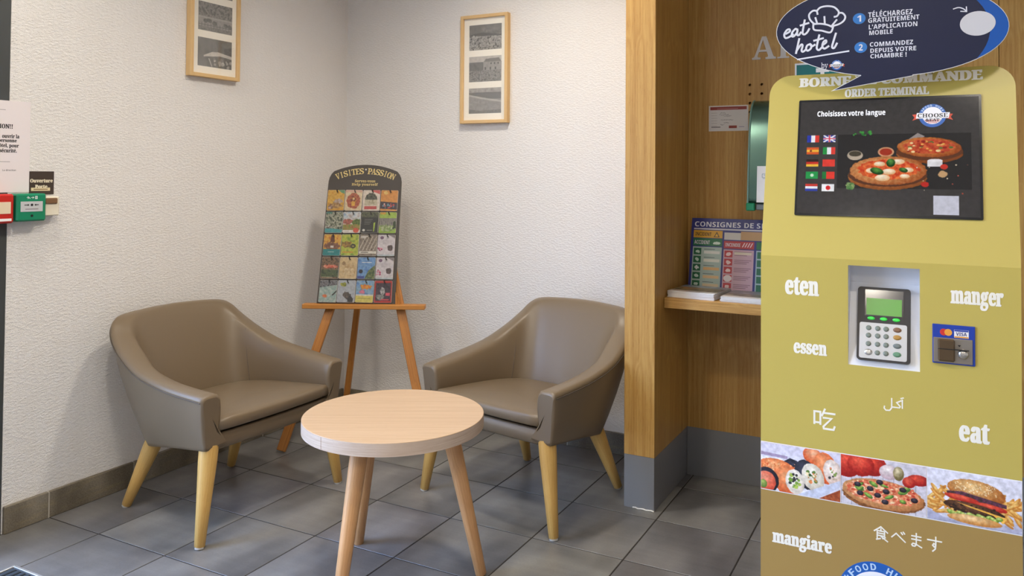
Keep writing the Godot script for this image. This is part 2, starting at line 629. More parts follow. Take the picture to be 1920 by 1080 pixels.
func materials() -> void:
	# rough-cast wall paint
	var w := 512
	var a := grey_tile(w, w, 256, 512, 0.035, 3, 4)
	var b := grey_tile(w, w, 512, 512, 0.09, 5, 3)
	var d := PackedByteArray()
	d.resize(w * w)
	for i in w * w:
		d[i] = int(clampf(a[i] * 0.6 + b[i] * 0.45 - 6.0, 0, 255))
	var wall := mat("wall_paint", rgb(232, 229, 226), 0.85)
	wall.uv1_triplanar = true
	wall.uv1_world_triplanar = true
	wall.uv1_scale = Vector3(5.8, 5.8, 5.8)
	wall.heightmap_enabled = true
	wall.heightmap_texture = from_bytes(w, w, d, Image.FORMAT_L8)
	wall.heightmap_scale = 0.27
	mat("ceiling_paint", rgb(232, 229, 223), 0.9)
	# floor tiles: grey stoneware, cloudy with fine streaks
	var c1 := grey_tile(w, w, 512, 256, 0.006, 21, 4)
	var c2 := grey_tile(w, w, 64, 512, 0.05, 22, 3)
	var c3 := grey_tile(w, w, 512, 512, 0.2, 23, 2)
	d = PackedByteArray()
	d.resize(w * w * 3)
	for i in w * w:
		var k := (c1[i] - 128) * 0.2 + (c2[i] - 128) * 0.035 + (c3[i] - 128) * 0.03
		d[i * 3] = int(clampf(120 + k, 0, 255)); d[i * 3 + 1] = int(clampf(119 + k, 0, 255)); d[i * 3 + 2] = int(clampf(119 + k * 0.95, 0, 255))
	var ft := from_bytes(w, w, d)
	for v in 6:
		var m := mat("floor_tile_%d" % v, rgb(248 + v % 3 * 3, 247 + v % 3 * 3, 246 + v % 2 * 4), 0.32)
		m.albedo_texture = ft
		m.uv1_triplanar = true
		m.uv1_scale = Vector3(1.1, 1.1, 1.1)
		m.uv1_offset = Vector3(v * 0.37, v * 0.11, v * 0.23)
	var g := mat("grout", rgb(44, 40, 38), 0.9)
	# skirting tiles: dull, stained brownish grey
	d = PackedByteArray()
	d.resize(w * w * 3)
	for i in w * w:
		var k := (c1[i] - 128) * 0.22 + (c3[i] - 128) * 0.12
		var s := clampf((c2[i] - 140) / 110.0, 0.0, 1.0) * 12.0
		d[i * 3] = int(clampf(118 + k + s, 0, 255)); d[i * 3 + 1] = int(clampf(110 + k + s * 0.8, 0, 255)); d[i * 3 + 2] = int(clampf(96 + k, 0, 255))
	var sk := mat("skirting_tile", Color.WHITE, 0.55)
	sk.albedo_texture = from_bytes(w, w, d)
	sk.uv1_triplanar = true
	sk.uv1_world_triplanar = true
	sk.uv1_scale = Vector3(1.6, 1.6, 1.6)
	wood_mat("oak", rgb(208, 168, 96), rgb(158, 110, 46), 31, Vector3(2.4, 0.9, 2.4), 0.42, true)
	wood_mat("oak_flat", rgb(212, 168, 98), rgb(164, 115, 52), 35, Vector3(0.9, 2.4, 2.4), 0.45, true, 1.0, true)
	wood_mat("beech_top", rgb(208, 178, 144), rgb(180, 147, 112), 41, Vector3(3.0, 3.0, 0.9), 0.42, false, 0.8)
	wood_mat("beech_edge", rgb(216, 200, 184), rgb(180, 154, 132), 43, Vector3(2.2, 7.0, 2.2), 0.5, false, 1.0, true)
	wood_mat("beech_leg", rgb(222, 174, 124), rgb(190, 138, 88), 45, Vector3(6, 1.4, 6), 0.45)
	wood_mat("chair_leg", rgb(222, 184, 110), rgb(188, 142, 72), 47, Vector3(6, 1.4, 6), 0.42)
	wood_mat("easel_wood", rgb(206, 142, 66), rgb(142, 84, 28), 49, Vector3(9, 1.6, 9), 0.45)
	wood_mat("easel_tray", rgb(212, 150, 76), rgb(160, 100, 40), 50, Vector3(1.6, 9, 9), 0.45, false, 1.0, true)
	wood_mat("frame_wood", rgb(230, 198, 146), rgb(208, 168, 112), 51, Vector3(8, 1.6, 8), 0.5)
	wood_mat("frame_wood_flat", rgb(230, 198, 146), rgb(208, 168, 112), 51, Vector3(1.6, 8, 8), 0.5, false, 1.0, true)
	# taupe leatherette
	var v1 := mat("leatherette", rgb(117, 101, 80), 0.38)
	v1.uv1_triplanar = true
	v1.uv1_scale = Vector3(9, 9, 9)
	v1.heightmap_enabled = true
	v1.heightmap_texture = from_bytes(w, w, grey_tile(w, w, 512, 512, 0.13, 61, 3, FastNoiseLite.TYPE_CELLULAR), Image.FORMAT_L8)
	v1.heightmap_scale = 0.012
	mat("leatherette_seam", rgb(92, 82, 73), 0.6)
	mat("underside_cloth", rgb(38, 36, 35), 0.9)
	mat("glide", rgb(205, 200, 192), 0.4)
	mat("plinth_metal", rgb(132, 132, 134), 0.42, 0.25)
	mat("dark_frame", rgb(72, 76, 78), 0.45, 0.2)
	mat("white_print", rgb(238, 234, 230), 0.55)
	mat("white_plain", rgb(240, 240, 240), 0.5)
	mat("black", rgb(24, 23, 24), 0.5)

func room() -> void:
	# floor: grout bed and single tiles
	var fl := frame_node("floor")
	var mb := MB.new()
	mb.box(Vector3((XW + XR) / 2, -0.0513, (ZW + ZF) / 2), Vector3(XR - XW + 0.4, 0.1, ZF - ZW + 0.4))
	part(mb, "grout_bed", M["grout"], fl)
	var full := MB.new()
	full.box(Vector3.ZERO, Vector3(TX - 0.0045, 0.01, TZ - 0.0045), 0.0007)
	var fm := full.mesh()
	for i in range(-1, 16):
		for j in range(-4, 15):
			var x0 := maxf(i * TX, XW)
			var x1 := minf((i + 1) * TX, XR)
			var z0 := maxf(j * TZ, ZW)
			var z1 := minf((j + 1) * TZ, ZF)
			if x1 - x0 < 0.02 or z1 - z0 < 0.02:
				continue
			var m: Material = M["floor_tile_%d" % (rng.randi() % 6)]
			var c := Vector3((x0 + x1) / 2, -0.005, (z0 + z1) / 2)
			var o: MeshInstance3D
			if x1 - x0 > TX - 0.001 and z1 - z0 > TZ - 0.001:
				o = put_mesh(fm, "tile", m, fl, c)
			else:
				var cut := MB.new()
				cut.box(Vector3.ZERO, Vector3(x1 - x0 - 0.0045, 0.01, z1 - z0 - 0.0045), 0.0007)
				o = part(cut, "tile", m, fl, c)
			if rng.randf() < 0.5:
				o.rotation.y = PI
	# walls, with thickness
	mb = MB.new()
	var D0 := 0.451
	var D1 := 2.40
	mb.box(Vector3(XW - 0.1, CEIL / 2, (ZW - 0.2 + D0) / 2), Vector3(0.2, CEIL, D0 - ZW + 0.2))
	mb.box(Vector3(XW - 0.1, CEIL / 2, (D1 + ZF + 0.2) / 2), Vector3(0.2, CEIL, ZF + 0.2 - D1))
	mb.box(Vector3(XW - 0.1, (2.2 + CEIL) / 2, (D0 + D1) / 2), Vector3(0.2, CEIL - 2.2, D1 - D0))
	structure(part(mb, "wall_left", M["wall_paint"]))
	mb = MB.new()
	mb.box(Vector3((XW + XR) / 2, CEIL / 2, ZW - 0.1), Vector3(XR - XW, CEIL, 0.2))
	structure(part(mb, "wall_back", M["wall_paint"]))
	mb = MB.new()
	mb.box(Vector3(XR + 0.1, CEIL / 2, (ZW + ZF) / 2), Vector3(0.2, CEIL, ZF - ZW + 0.4))
	structure(part(mb, "wall_right", M["wall_paint"]))
	mb = MB.new()
	mb.box(Vector3((XW + XR) / 2, CEIL / 2, ZF + 0.1), Vector3(XR - XW, CEIL, 0.2))
	structure(part(mb, "wall_front", M["wall_paint"]))
	mb = MB.new()
	mb.box(Vector3((XW + XR) / 2, CEIL + 0.05, (ZW + ZF) / 2), Vector3(XR - XW + 0.4, 0.1, ZF - ZW + 0.4))
	structure(part(mb, "ceiling", M["ceiling_paint"]))
	# skirting, tile by tile
	var bl := frame_node("baseboard_left")
	var z := D0 - 0.001
	var cuts := [0.309]
	while z > ZW + 0.03:
		var e := maxf(0.309 if z > 0.31 else z - TZ, ZW + 0.012)
		cbox("skirting_tile", Vector3(XW + 0.006, 0.0425, (z + e) / 2), Vector3(0.012, 0.085, z - e - 0.003), M["skirting_tile"], bl, 0.002)
		if e > ZW + 0.02:
			cbox("joint", Vector3(XW + 0.0052, 0.042, e), Vector3(0.0104, 0.083, 0.0034), mat_of("joint_mortar", rgb(196, 190, 178), 0.9), bl, 0.0)
		z = e
	var bb := frame_node("baseboard_back")
	var x := XW + 0.012
	while x < 1.36:
		var e := minf(x + 0.298, 1.366)
		cbox("skirting_tile", Vector3((x + e) / 2, 0.0425, ZW + 0.006), Vector3(e - x - 0.003, 0.085, 0.012), M["skirting_tile"], bb, 0.002)
		if x > XW + 0.02:
			cbox("joint", Vector3(x, 0.042, ZW + 0.0052), Vector3(0.0034, 0.083, 0.0104), mat_of("joint_mortar", rgb(196, 190, 178), 0.9), bb, 0.0)
		x = e
	# entrance door: dark metal frame flush with the wall, two glass leaves
	var d := frame_node("door_1")
	mb = MB.new()
	mb.box(Vector3(XW - 0.03, 1.1, 0.583), Vector3(0.06, 2.2, 0.264), 0.002)
	part(mb, "side_post", M["dark_frame"], d)
	mb = MB.new()
	mb.box(Vector3(XW - 0.03, 1.1, 2.36), Vector3(0.06, 2.2, 0.08), 0.002)
	mb.box(Vector3(XW - 0.03, 2.16, 1.52), Vector3(0.06, 0.08, 1.6), 0.002)
	mb.box(Vector3(XW - 0.03, 0.03, 1.52), Vector3(0.06, 0.06, 1.6), 0.002)
	mb.box(Vector3(XW - 0.03, 1.1, 1.52), Vector3(0.06, 2.1, 0.08), 0.002)
	part(mb, "frame", M["dark_frame"], d)
	var glass := mat("pane_glass", Color(1, 1, 1, 0.04), 0.02)
	glass.transparency = BaseMaterial3D.TRANSPARENCY_ALPHA
	for k in 2:
		cbox("pane", Vector3(XW - 0.03, 1.09, 1.11 + k * 0.82), Vector3(0.008, 2.06, 0.74), glass, d, 0.0)
		var hb := MB.new()
		hb.tube(PackedVector3Array([Vector3(XW + 0.04, 0.85, 1.42 + k * 0.2), Vector3(XW + 0.04, 1.25, 1.42 + k * 0.2)]), 0.012, 10)
		part(hb, "pull_handle", mat_of("steel", rgb(190, 190, 192), 0.25, 0.9), d)

func alcove() -> void:
	# oak partition standing out from the back wall
	var o := thing("oak_partition", "oak veneer partition with grey metal plinth beside the right armchair", "partition", Vector3(1.422, 0, -0.899))
	cbox("panel", Vector3(0, (0.178 + CEIL) / 2, 0), Vector3(0.108, CEIL - 0.178, 0.472), M["oak"], o, 0.0012)
	cbox("plinth", Vector3(0, 0.089, 0), Vector3(0.107, 0.178, 0.471), M["plinth_metal"], o, 0.001)
	var bead := MB.new()
	var bp := PackedVector3Array()
	for k in 9:
		bp.append(Vector3(-0.022 + k * 0.0094, 0.0022 + 0.0012 * sin(k * 2.1), 0.2362 + 0.0008 * sin(k * 3.7)))
	bead.tube(bp, 0.0024, 6)
	part(bead, "sealant_bead", mat("sealant", rgb(226, 222, 212), 0.6), o)
	# alcove back: oak boards with real speaker holes, and a plinth
	var n := frame_node("wall_alcove")
	var c := CSGBox3D.new()
	c.name = "panel"
	c.size = Vector3(2.5 - 1.476 - 0.002, CEIL - 0.18, 0.085)
	c.position = Vector3((1.476 + 2.5) / 2, (0.18 + CEIL) / 2, ZA - 0.0425)
	c.material = M["oak"]
	for k in 8:
		var h := CSGCylinder3D.new()
		h.name = "speaker_hole"
		h.operation = CSGShape3D.OPERATION_SUBTRACTION
		h.radius = 0.0052
		h.height = 0.05
		h.sides = 14
		h.rotation.x = PI / 2
		h.position = Vector3(1.709 + (k % 2) * 0.0425, 1.462 - (k / 2) * 0.0335, ZA) - c.position
		h.material = M["oak"]
		c.add_child(h, true)
	n.add_child(c, true)
	cbox("panel", Vector3((2.5 + 3.2) / 2, (0.18 + CEIL) / 2, ZA - 0.0425), Vector3(0.698, CEIL - 0.18, 0.085), M["oak"], n, 0.001)
	cbox("plinth", Vector3((1.476 + 3.2) / 2, 0.09, ZA - 0.043), Vector3(3.2 - 1.476, 0.18, 0.086), M["plinth_metal"], n, 0.001)
	var s := thing("wall_shelf", "oak shelf fitted across the alcove under the safety board", "shelf", Vector3(1.478, 0.668, ZA))
	cbox("board", Vector3(0.42, 0.0175, 0.1475), Vector3(0.84, 0.035, 0.293), M["oak_flat"], s, 0.0015)

# ---------------------------------------------------------------- chairs
func chair_rails() -> Array:
	var OT := [Vector3(0.303, 0.446, 0.240), Vector3(0.311, 0.462, 0.08), Vector3(0.304, 0.486, -0.06), Vector3(0.290, 0.526, -0.165), Vector3(0.272, 0.572, -0.243), Vector3(0.248, 0.612, -0.284), Vector3(0.206, 0.632, -0.305), Vector3(0.10, 0.639, -0.320), Vector3(0, 0.641, -0.324)]
	var OB := [Vector3(0.283, 0.284, 0.232), Vector3(0.271, 0.265, 0.08), Vector3(0.252, 0.245, -0.03), Vector3(0.228, 0.228, -0.10), Vector3(0.198, 0.216, -0.147), Vector3(0.162, 0.210, -0.173), Vector3(0.12, 0.208, -0.187), Vector3(0.06, 0.208, -0.194), Vector3(0, 0.208, -0.196)]
	var IT := [Vector3(0.236, 0.446, 0.240), Vector3(0.243, 0.460, 0.08), Vector3(0.236, 0.484, -0.05), Vector3(0.221, 0.526, -0.135), Vector3(0.208, 0.568, -0.205), Vector3(0.192, 0.604, -0.242), Vector3(0.158, 0.624, -0.262), Vector3(0.08, 0.632, -0.274), Vector3(0, 0.634, -0.278)]
	var IB := [Vector3(0.240, 0.325, 0.236), Vector3(0.236, 0.315, 0.08), Vector3(0.226, 0.305, -0.03), Vector3(0.208, 0.30, -0.09), Vector3(0.184, 0.30, -0.13), Vector3(0.155, 0.30, -0.15), Vector3(0.115, 0.30, -0.163), Vector3(0.06, 0.30, -0.17), Vector3(0, 0.30, -0.173)]
	var out := []
	for L in [OT, OB, IT, IB]:
		var full := []
		for q in L:
			full.append(q)
		for i in range(L.size() - 2, -1, -1):
			full.append(Vector3(-L[i].x, L[i].y, L[i].z))
		out.append(catmull(full, 5))
	return out

func make_armchair() -> Node3D:
	var root := thing("armchair", "", "armchair")
	var R := chair_rails()
	var n: int = R[0].size()
	var rings := []
	for i in n:
		var ot: Vector3 = R[0][i]
		var ob: Vector3 = R[1][i]
		var it: Vector3 = R[2][i]
		var ib: Vector3 = R[3][i]
		var outward := (ot - it)
		outward.y = 0
		var on := outward.normalized()
		var q := PackedVector3Array()
		# outer face from the bottom up, fuller towards the back
		var full := lerpf(0.020, 0.004, clampf(absf(i - (n - 1) * 0.5) / ((n - 1) * 0.5), 0.0, 1.0))
		for f in [0.0, 0.05, 0.2, 0.4, 0.6, 0.8, 0.93]:
			q.append(ob.lerp(ot, f) + on * full * pow(sin(f * PI), 0.8))
		q.append(ot - Vector3(0, 0.006, 0) + on * 0.0005)
		q.append(ot + Vector3(0, 0.0025, 0) - on * 0.006)
		# rim, nearly flat between two soft edges
		for f in [0.22, 0.5, 0.78]:
			q.append(ot.lerp(it, f) + Vector3(0, 0.0035 + 0.003 * sin(f * PI), 0))
		q.append(it + Vector3(0, 0.001, 0) + on * 0.006)
		q.append(it - Vector3(0, 0.007, 0))
		for f in [0.1, 0.3, 0.5, 0.7, 0.9]:
			q.append(it.lerp(ib, f) - on * 0.010 * sin(f * PI))
		q.append(ib)
		var flare := clampf(1.0 - minf(i, n - 1 - i) / 6.0, 0.0, 1.0)
		q.append(ib - on * (0.004 + 0.028 * flare) + Vector3(0, -0.030, 0))
		q.append(Vector3(ib.x, ob.y + 0.004, ib.z) - on * (0.006 + 0.03 * flare))
		q.append(ob + Vector3(0, -0.004, 0) - on * 0.012)
		rings.append(q)
	# rounded arm fronts
	for e in [0, n - 1]:
		var base: PackedVector3Array = rings[0] if e == 0 else rings[rings.size() - 1]
		var c := Vector3.ZERO
		for q in base:
			c += q
		c /= base.size()
		var extra := []
		for st in [[0.0035, 0.006], [0.010, 0.0085]]:
			var r2 := PackedVector3Array()
			for q in base:
				var to: Vector3 = (c - q)
				r2.append(q + to.normalized() * st[0] + Vector3(0, 0, st[1]))
			extra.append(r2)
		for r2 in extra:
			if e == 0:
				rings.push_front(r2)
			else:
				rings.push_back(r2)
	var mb := MB.new()
	mb.loft(rings, 1, true, true, true)
	part(mb, "shell", M["leatherette"], root)
	# seams: piping under the rim, and where back meets arm inside
	mb = MB.new()
	var pipe := PackedVector3Array()
	for i in n:
		pipe.append(R[0][i] + Vector3(0, -0.013, 0) + Vector3(R[0][i].x - R[2][i].x, 0, R[0][i].z - R[2][i].z).normalized() * 0.0008)
	mb.tube(pipe, 0.0018, 5)
	part(mb, "rim_seam", M["leatherette_seam"], root)
	for i in [17, n - 18]:
		mb = MB.new()
		var it: Vector3 = R[2][i]
		var ib: Vector3 = R[3][i]
		var on := Vector3(R[0][i].x - it.x, 0, R[0][i].z - it.z).normalized()
		var line := PackedVector3Array()
		for k in 12:
			var f := k / 11.0
			line.append((it - Vector3(0, 0.008, 0)).lerp(ib, f) - on * (0.010 * sin(f * PI) + 0.0002))
		mb.tube(line, 0.0012, 5)
		part(mb, "inner_seam", M["leatherette_seam"], root)
	# seat base and front rail
	mb = MB.new()
	var outl := []
	for i in n:
		outl.append(R[3][i])
	var ra := PackedVector3Array()
	var rb := PackedVector3Array()
	for i in n:
		var q: Vector3 = R[3][i]
		var low: float = R[1][i].y + 0.006
		ra.append(Vector3(q.x * 0.99, low, q.z - 0.01))
		rb.append(Vector3(q.x * 0.99, 0.318, q.z - 0.01))
	mb.loft([ra, rb], -1)
	part(mb, "seat_base", M["underside_cloth"], root)
	mb = MB.new()
	var prof := []
	for k in 13:
		var f := k / 12.0
		var x := lerpf(-0.232, 0.232, f)
		var z := 0.232 + 0.010 * sin(f * PI)
		prof.append(PackedVector3Array([Vector3(x, 0.279, z - 0.03), Vector3(x, 0.274, z - 0.004), Vector3(x, 0.279, z), Vector3(x, 0.318, z), Vector3(x, 0.322, z - 0.004), Vector3(x, 0.322, z - 0.03)]))
	mb.loft(prof, 2)
	part(mb, "front_rail", M["leatherette"], root)
	# cushion
	var plan := PackedVector2Array()
	for i in n:
		var q: Vector3 = R[3][i]
		plan.append(Vector2(q.x * 0.995, q.z + 0.004))
	for k in range(1, 10):
		var f := k / 10.0
		plan.append(Vector2(lerpf(-0.239, 0.239, f), 0.243 + 0.012 * sin(f * PI)))
	rings = []
	for st in [[0.014, 0.331], [0.004, 0.333], [0.0, 0.338], [0.0, 0.360], [0.004, 0.367], [0.012, 0.3705], [0.04, 0.3735], [0.09, 0.3765], [0.16, 0.3785]]:
		var ring := PackedVector3Array()
		for q in plan:
			var l := (q - Vector2(0, 0.04)).length()
			var w := Vector2(0, 0.04) + (q - Vector2(0, 0.04)) * maxf(0.02, 1.0 - st[0] / l)
			ring.append(Vector3(w.x, st[1] - 0.055 * (0.25 - w.y) * clampf((st[1] - 0.331) / 0.02, 0.55, 1.0), w.y))
		rings.append(ring)
	mb = MB.new()
	mb.loft(rings, 1)
	part(mb, "seat_cushion", M["leatherette"], root)
	for s in [-1.0, 1.0]:
		chair_leg(root, Vector3(s * 0.248, 0.292, 0.215), Vector3(s * 0.296, 0, 0.238))
		chair_leg(root, Vector3(s * 0.178, 0.235, -0.138), Vector3(s * 0.216, 0, -0.236))
	return root

func taper(a: Vector3, b: Vector3, ra: float, rb: float, seg := 20) -> MB:
	# a tapered round bar from a (top) to b (foot), in b's frame, along its own y
	var L := (a - b).length()
	var mb := MB.new()
	mb.lathe(PackedVector2Array([Vector2(rb * 0.85, 0), Vector2(rb, 0.002), Vector2(lerpf(rb, ra, 0.45), L * 0.42), Vector2(ra * 0.985, L * 0.85), Vector2(ra, L)]), seg, 1)
	return mb

func stand(o: Node3D, a: Vector3, b: Vector3) -> void:
	var y := (a - b).normalized()
	var x := y.cross(Vector3.BACK).normalized()
	o.transform = Transform3D(Basis(x, y, x.cross(y)), b)

func chair_leg(root: Node3D, a: Vector3, b: Vector3) -> void:
	var foot := b + (a - b).normalized() * 0.006
	var leg := part(taper(a, foot, 0.0285, 0.0155), "leg", M["chair_leg"], root)
	stand(leg, a, foot)
	var mb := MB.new()
	mb.lathe(PackedVector2Array([Vector2(0.011, -0.0065), Vector2(0.0135, -0.0055), Vector2(0.0135, 0.0)]), 16, 1)
	part(mb, "glide", M["glide"], leg)

func armchairs() -> void:
	var a := make_armchair()
	a.position = Vector3(0.13, 0, -0.075)
	a.rotation.y = deg_to_rad(88.0)
	tag(a, "taupe leatherette tub armchair against the left wall beneath the framed photographs", "armchair", "armchairs at the round table")
	var b := a.duplicate()
	b.name = numbered("armchair")
	add_child(b)
	b.position = Vector3(1.033, 0, -0.62)
	b.rotation.y = deg_to_rad(-13.0)
	b.set_meta("label", "taupe leatherette tub armchair beside the oak partition, back to the rear wall")

func coffee_table() -> void:
	var c := Vector3(0.959, 0, 0.081)
	var o := thing("coffee_table", "small round pale beech coffee table on three splayed round legs", "table", c)
	var mb := MB.new()
	mb.lathe(PackedVector2Array([Vector2(0.2515, 0.4155), Vector2(0.252, 0.4493), Vector2(0.2512, 0.450)]), 96, 2, Vector3.ZERO, Basis.IDENTITY, true)
	var top := part(mb, "table_top", M["beech_top"], o)
	top.rotation.y = deg_to_rad(-62)
	mb = MB.new()
	var seg := 96
	var r0 := []
	for pr in [[0.2525, 0.4158], [0.2525, 0.4492]]:
		var r := PackedVector3Array()
		for j in seg:
			var a := TAU * j / seg
			r.append(Vector3(cos(a) * pr[0], pr[1], sin(a) * pr[0]))
		r0.append(r)
	mb.loft(r0, 1, true, false, false)
	part(mb, "edge_band", M["beech_edge"], o)
	mb = MB.new()
	mb.box(Vector3(-0.0438, 0.4325, 0.2483), Vector3(0.0011, 0.032, 0.0014), 0.0, Basis(Vector3.UP, 0.0))
	part(mb, "edge_joint", mat_of("edge_joint", rgb(150, 120, 92), 0.7), o)
	for f in [Vector3(-0.209, 0, -0.106), Vector3(0.219, 0, -0.118), Vector3(0.008, 0, 0.242)]:
		var tp := Vector3(f.x * 0.62, 0.416, f.z * 0.62)
		var leg := part(taper(tp, f, 0.0235, 0.0155), "leg", M["beech_leg"], o)
		stand(leg, tp, f)

# ---------------------------------------------------------------- easel with card board
const EM := Vector3(0.2315, 0, -0.6315)    # middle of the easel's front feet
const ED := Vector3(0.899, 0, -0.438)      # along the tray
const EB := Vector3(-0.438, 0, -0.899)     # backwards

func ept(k: float, s: float, y: float) -> Vector3:
	return EM + ED * k + EB * s + Vector3(0, y, 0)

func bar(parent: Node3D, called: String, a: Vector3, b: Vector3, w: float, th: float, face: Vector3, m: Material) -> MeshInstance3D:
	# a flat bar from a (top) to b, wide across, thin along face; grain along its own y
	var y := (a - b).normalized()
	var x := y.cross(face).normalized()
	var mb := MB.new()
	var L := (a - b).length()
	mb.box(Vector3(0, L / 2, 0), Vector3(w, L, th), 0.002)
	var o := part(mb, called, m, parent)
	o.transform = Transform3D(Basis(x, y, x.cross(y)), b - parent.position)
	return o

func easel() -> void:
	var o := thing("easel", "orange-brown wooden tripod easel standing in the corner behind the table", "easel", EM)
	var lean := 0.161 / 0.571
	var front := -EB + Vector3(0, lean, 0)
	for s in [-1.0, 1.0]:
		bar(o, "leg", ept(s * 0.012, 1.055 * lean, 1.055), ept(s * 0.3, 0.0, 0.006), 0.036, 0.018, front.normalized(), M["easel_wood"])
	bar(o, "rear_leg", ept(-0.02, 1.04 * lean + 0.03, 1.04), ept(-0.15, 0.40, 0.006), 0.026, 0.018, front.normalized(), M["easel_wood"])
	var mb := MB.new()
	mb.box(Vector3.ZERO, Vector3(0.516, 0.019, 0.042), 0.002)
	var t := part(mb, "tray", M["easel_tray"], o)
	var yaw := atan2(-ED.z, ED.x)
	t.transform = Transform3D(Basis(Vector3.UP, yaw), ept(0.0, 0.161 - 0.030, 0.5685) - EM)
	mb = MB.new()
	mb.prism(PackedVector2Array([Vector2(0, 0), Vector2(0.02, 0), Vector2(0.0, 0.05)]), -0.008, 0.008)
	var w := part(mb, "tray_wedge", M["easel_wood"], o)
	w.transform = Transform3D(Basis(Vector3.UP, yaw), ept(0.131, 0.161 - 0.022, 0.578) - EM)
	# the board leans on the legs
	var tilt := atan(lean)
	var b := thing("card_display_board", "dark brown arched display board of tourist cards on the easel", "display board")
	b.transform = Transform3D(Basis(Vector3.UP, yaw) * Basis(Vector3.RIGHT, -tilt), ept(-0.037, 0.161 - 0.026, 0.579))
	var W := 0.332
	var H := 0.61
	var out := PackedVector2Array([Vector2(-W / 2, 0), Vector2(W / 2, 0), Vector2(W / 2 - 0.004, 0.515)])
	var rise := [Vector2(0.1615, 0.533), Vector2(0.158, 0.552), Vector2(0.151, 0.567)]
	for q in rise:
		out.append(q)
	for i in 15:
		var a := lerpf(0.425, -0.425, i / 14.0)
		out.append(Vector2(0.34 * sin(a), 0.27 + 0.34 * cos(a)))
	for i in [2, 1, 0]:
		out.append(Vector2(-rise[i].x, rise[i].y))
	out.append(Vector2(-W / 2 + 0.004, 0.515))
	mb = MB.new()
	mb.prism(out, -0.006, 0.0)
	part(mb, "panel", mat("board_brown", rgb(58, 51, 46), 0.5), b)
	var gold := mat("gold_print", rgb(206, 184, 120), 0.5)
	var serif := fnt("Droid Serif", 700)
	arc_lettering("VISITES PASSION", serif, Vector2(0.0, 0.27), 0.311, -0.405, 0.405, 0.027, 0.70, 0.0, gold, b)
	lettering("Servez-vous", serif, -0.045, 0.045, 0.529, 0.5415, 0.0, gold, b)
	lettering("Help yourself", serif, -0.058, 0.058, 0.511, 0.526, 0.0, gold, b)
	var pin := MB.new()
	pin.lathe(PackedVector2Array([Vector2(0.004, 0), Vector2(0.003, 0.003)]), 10, 1, Vector3(0, 0.588, 0), Basis(Vector3.RIGHT, PI / 2))
	part(pin, "hanging_pin", M["glide"], b)
	var rows := [0.446, 0.3475, 0.248, 0.149, 0.050]
	var cols := [-0.1205, -0.0425, 0.0355, 0.1135]
	var prints := card_prints()
	for r in 5:
		for c in 4:
			var hook := MB.new()
			hook.tube(PackedVector3Array([Vector3(cols[c] + 0.002, rows[r] + 0.047, 0.0), Vector3(cols[c] + 0.002, rows[r] + 0.046, 0.010), Vector3(cols[c] + 0.004, rows[r] + 0.040, 0.013), Vector3(cols[c] + 0.008, rows[r] + 0.034, 0.0125)]), 0.0022, 6)
			part(hook, "hook", M["black"], b)
			var pr: Array = prints[r * 4 + c]
			var k := thing("tourist_card", pr[1], "card", Vector3.ZERO, 0.0, "tourist cards on the display board")
			var th := 0.0055 + 0.0015 * ((r * 3 + c * 5) % 3)
			k.transform = b.transform * Transform3D(Basis(Vector3.FORWARD, rng.randf_range(-0.012, 0.012)), Vector3(cols[c], rows[r], 0.0005 + th / 2))
			var cm := MB.new()
			cm.prism(round_rect(0.0745, 0.0925, 0.004, 3), -th / 2, th / 2 - 0.0004)
			part(cm, "card_stock", M["white_print"], k)
			var fm := MB.new()
			fm.prism(round_rect(0.0738, 0.0918, 0.004, 3), th / 2 - 0.0004, th / 2)
			part(fm, "printed_face", pr[0], k)

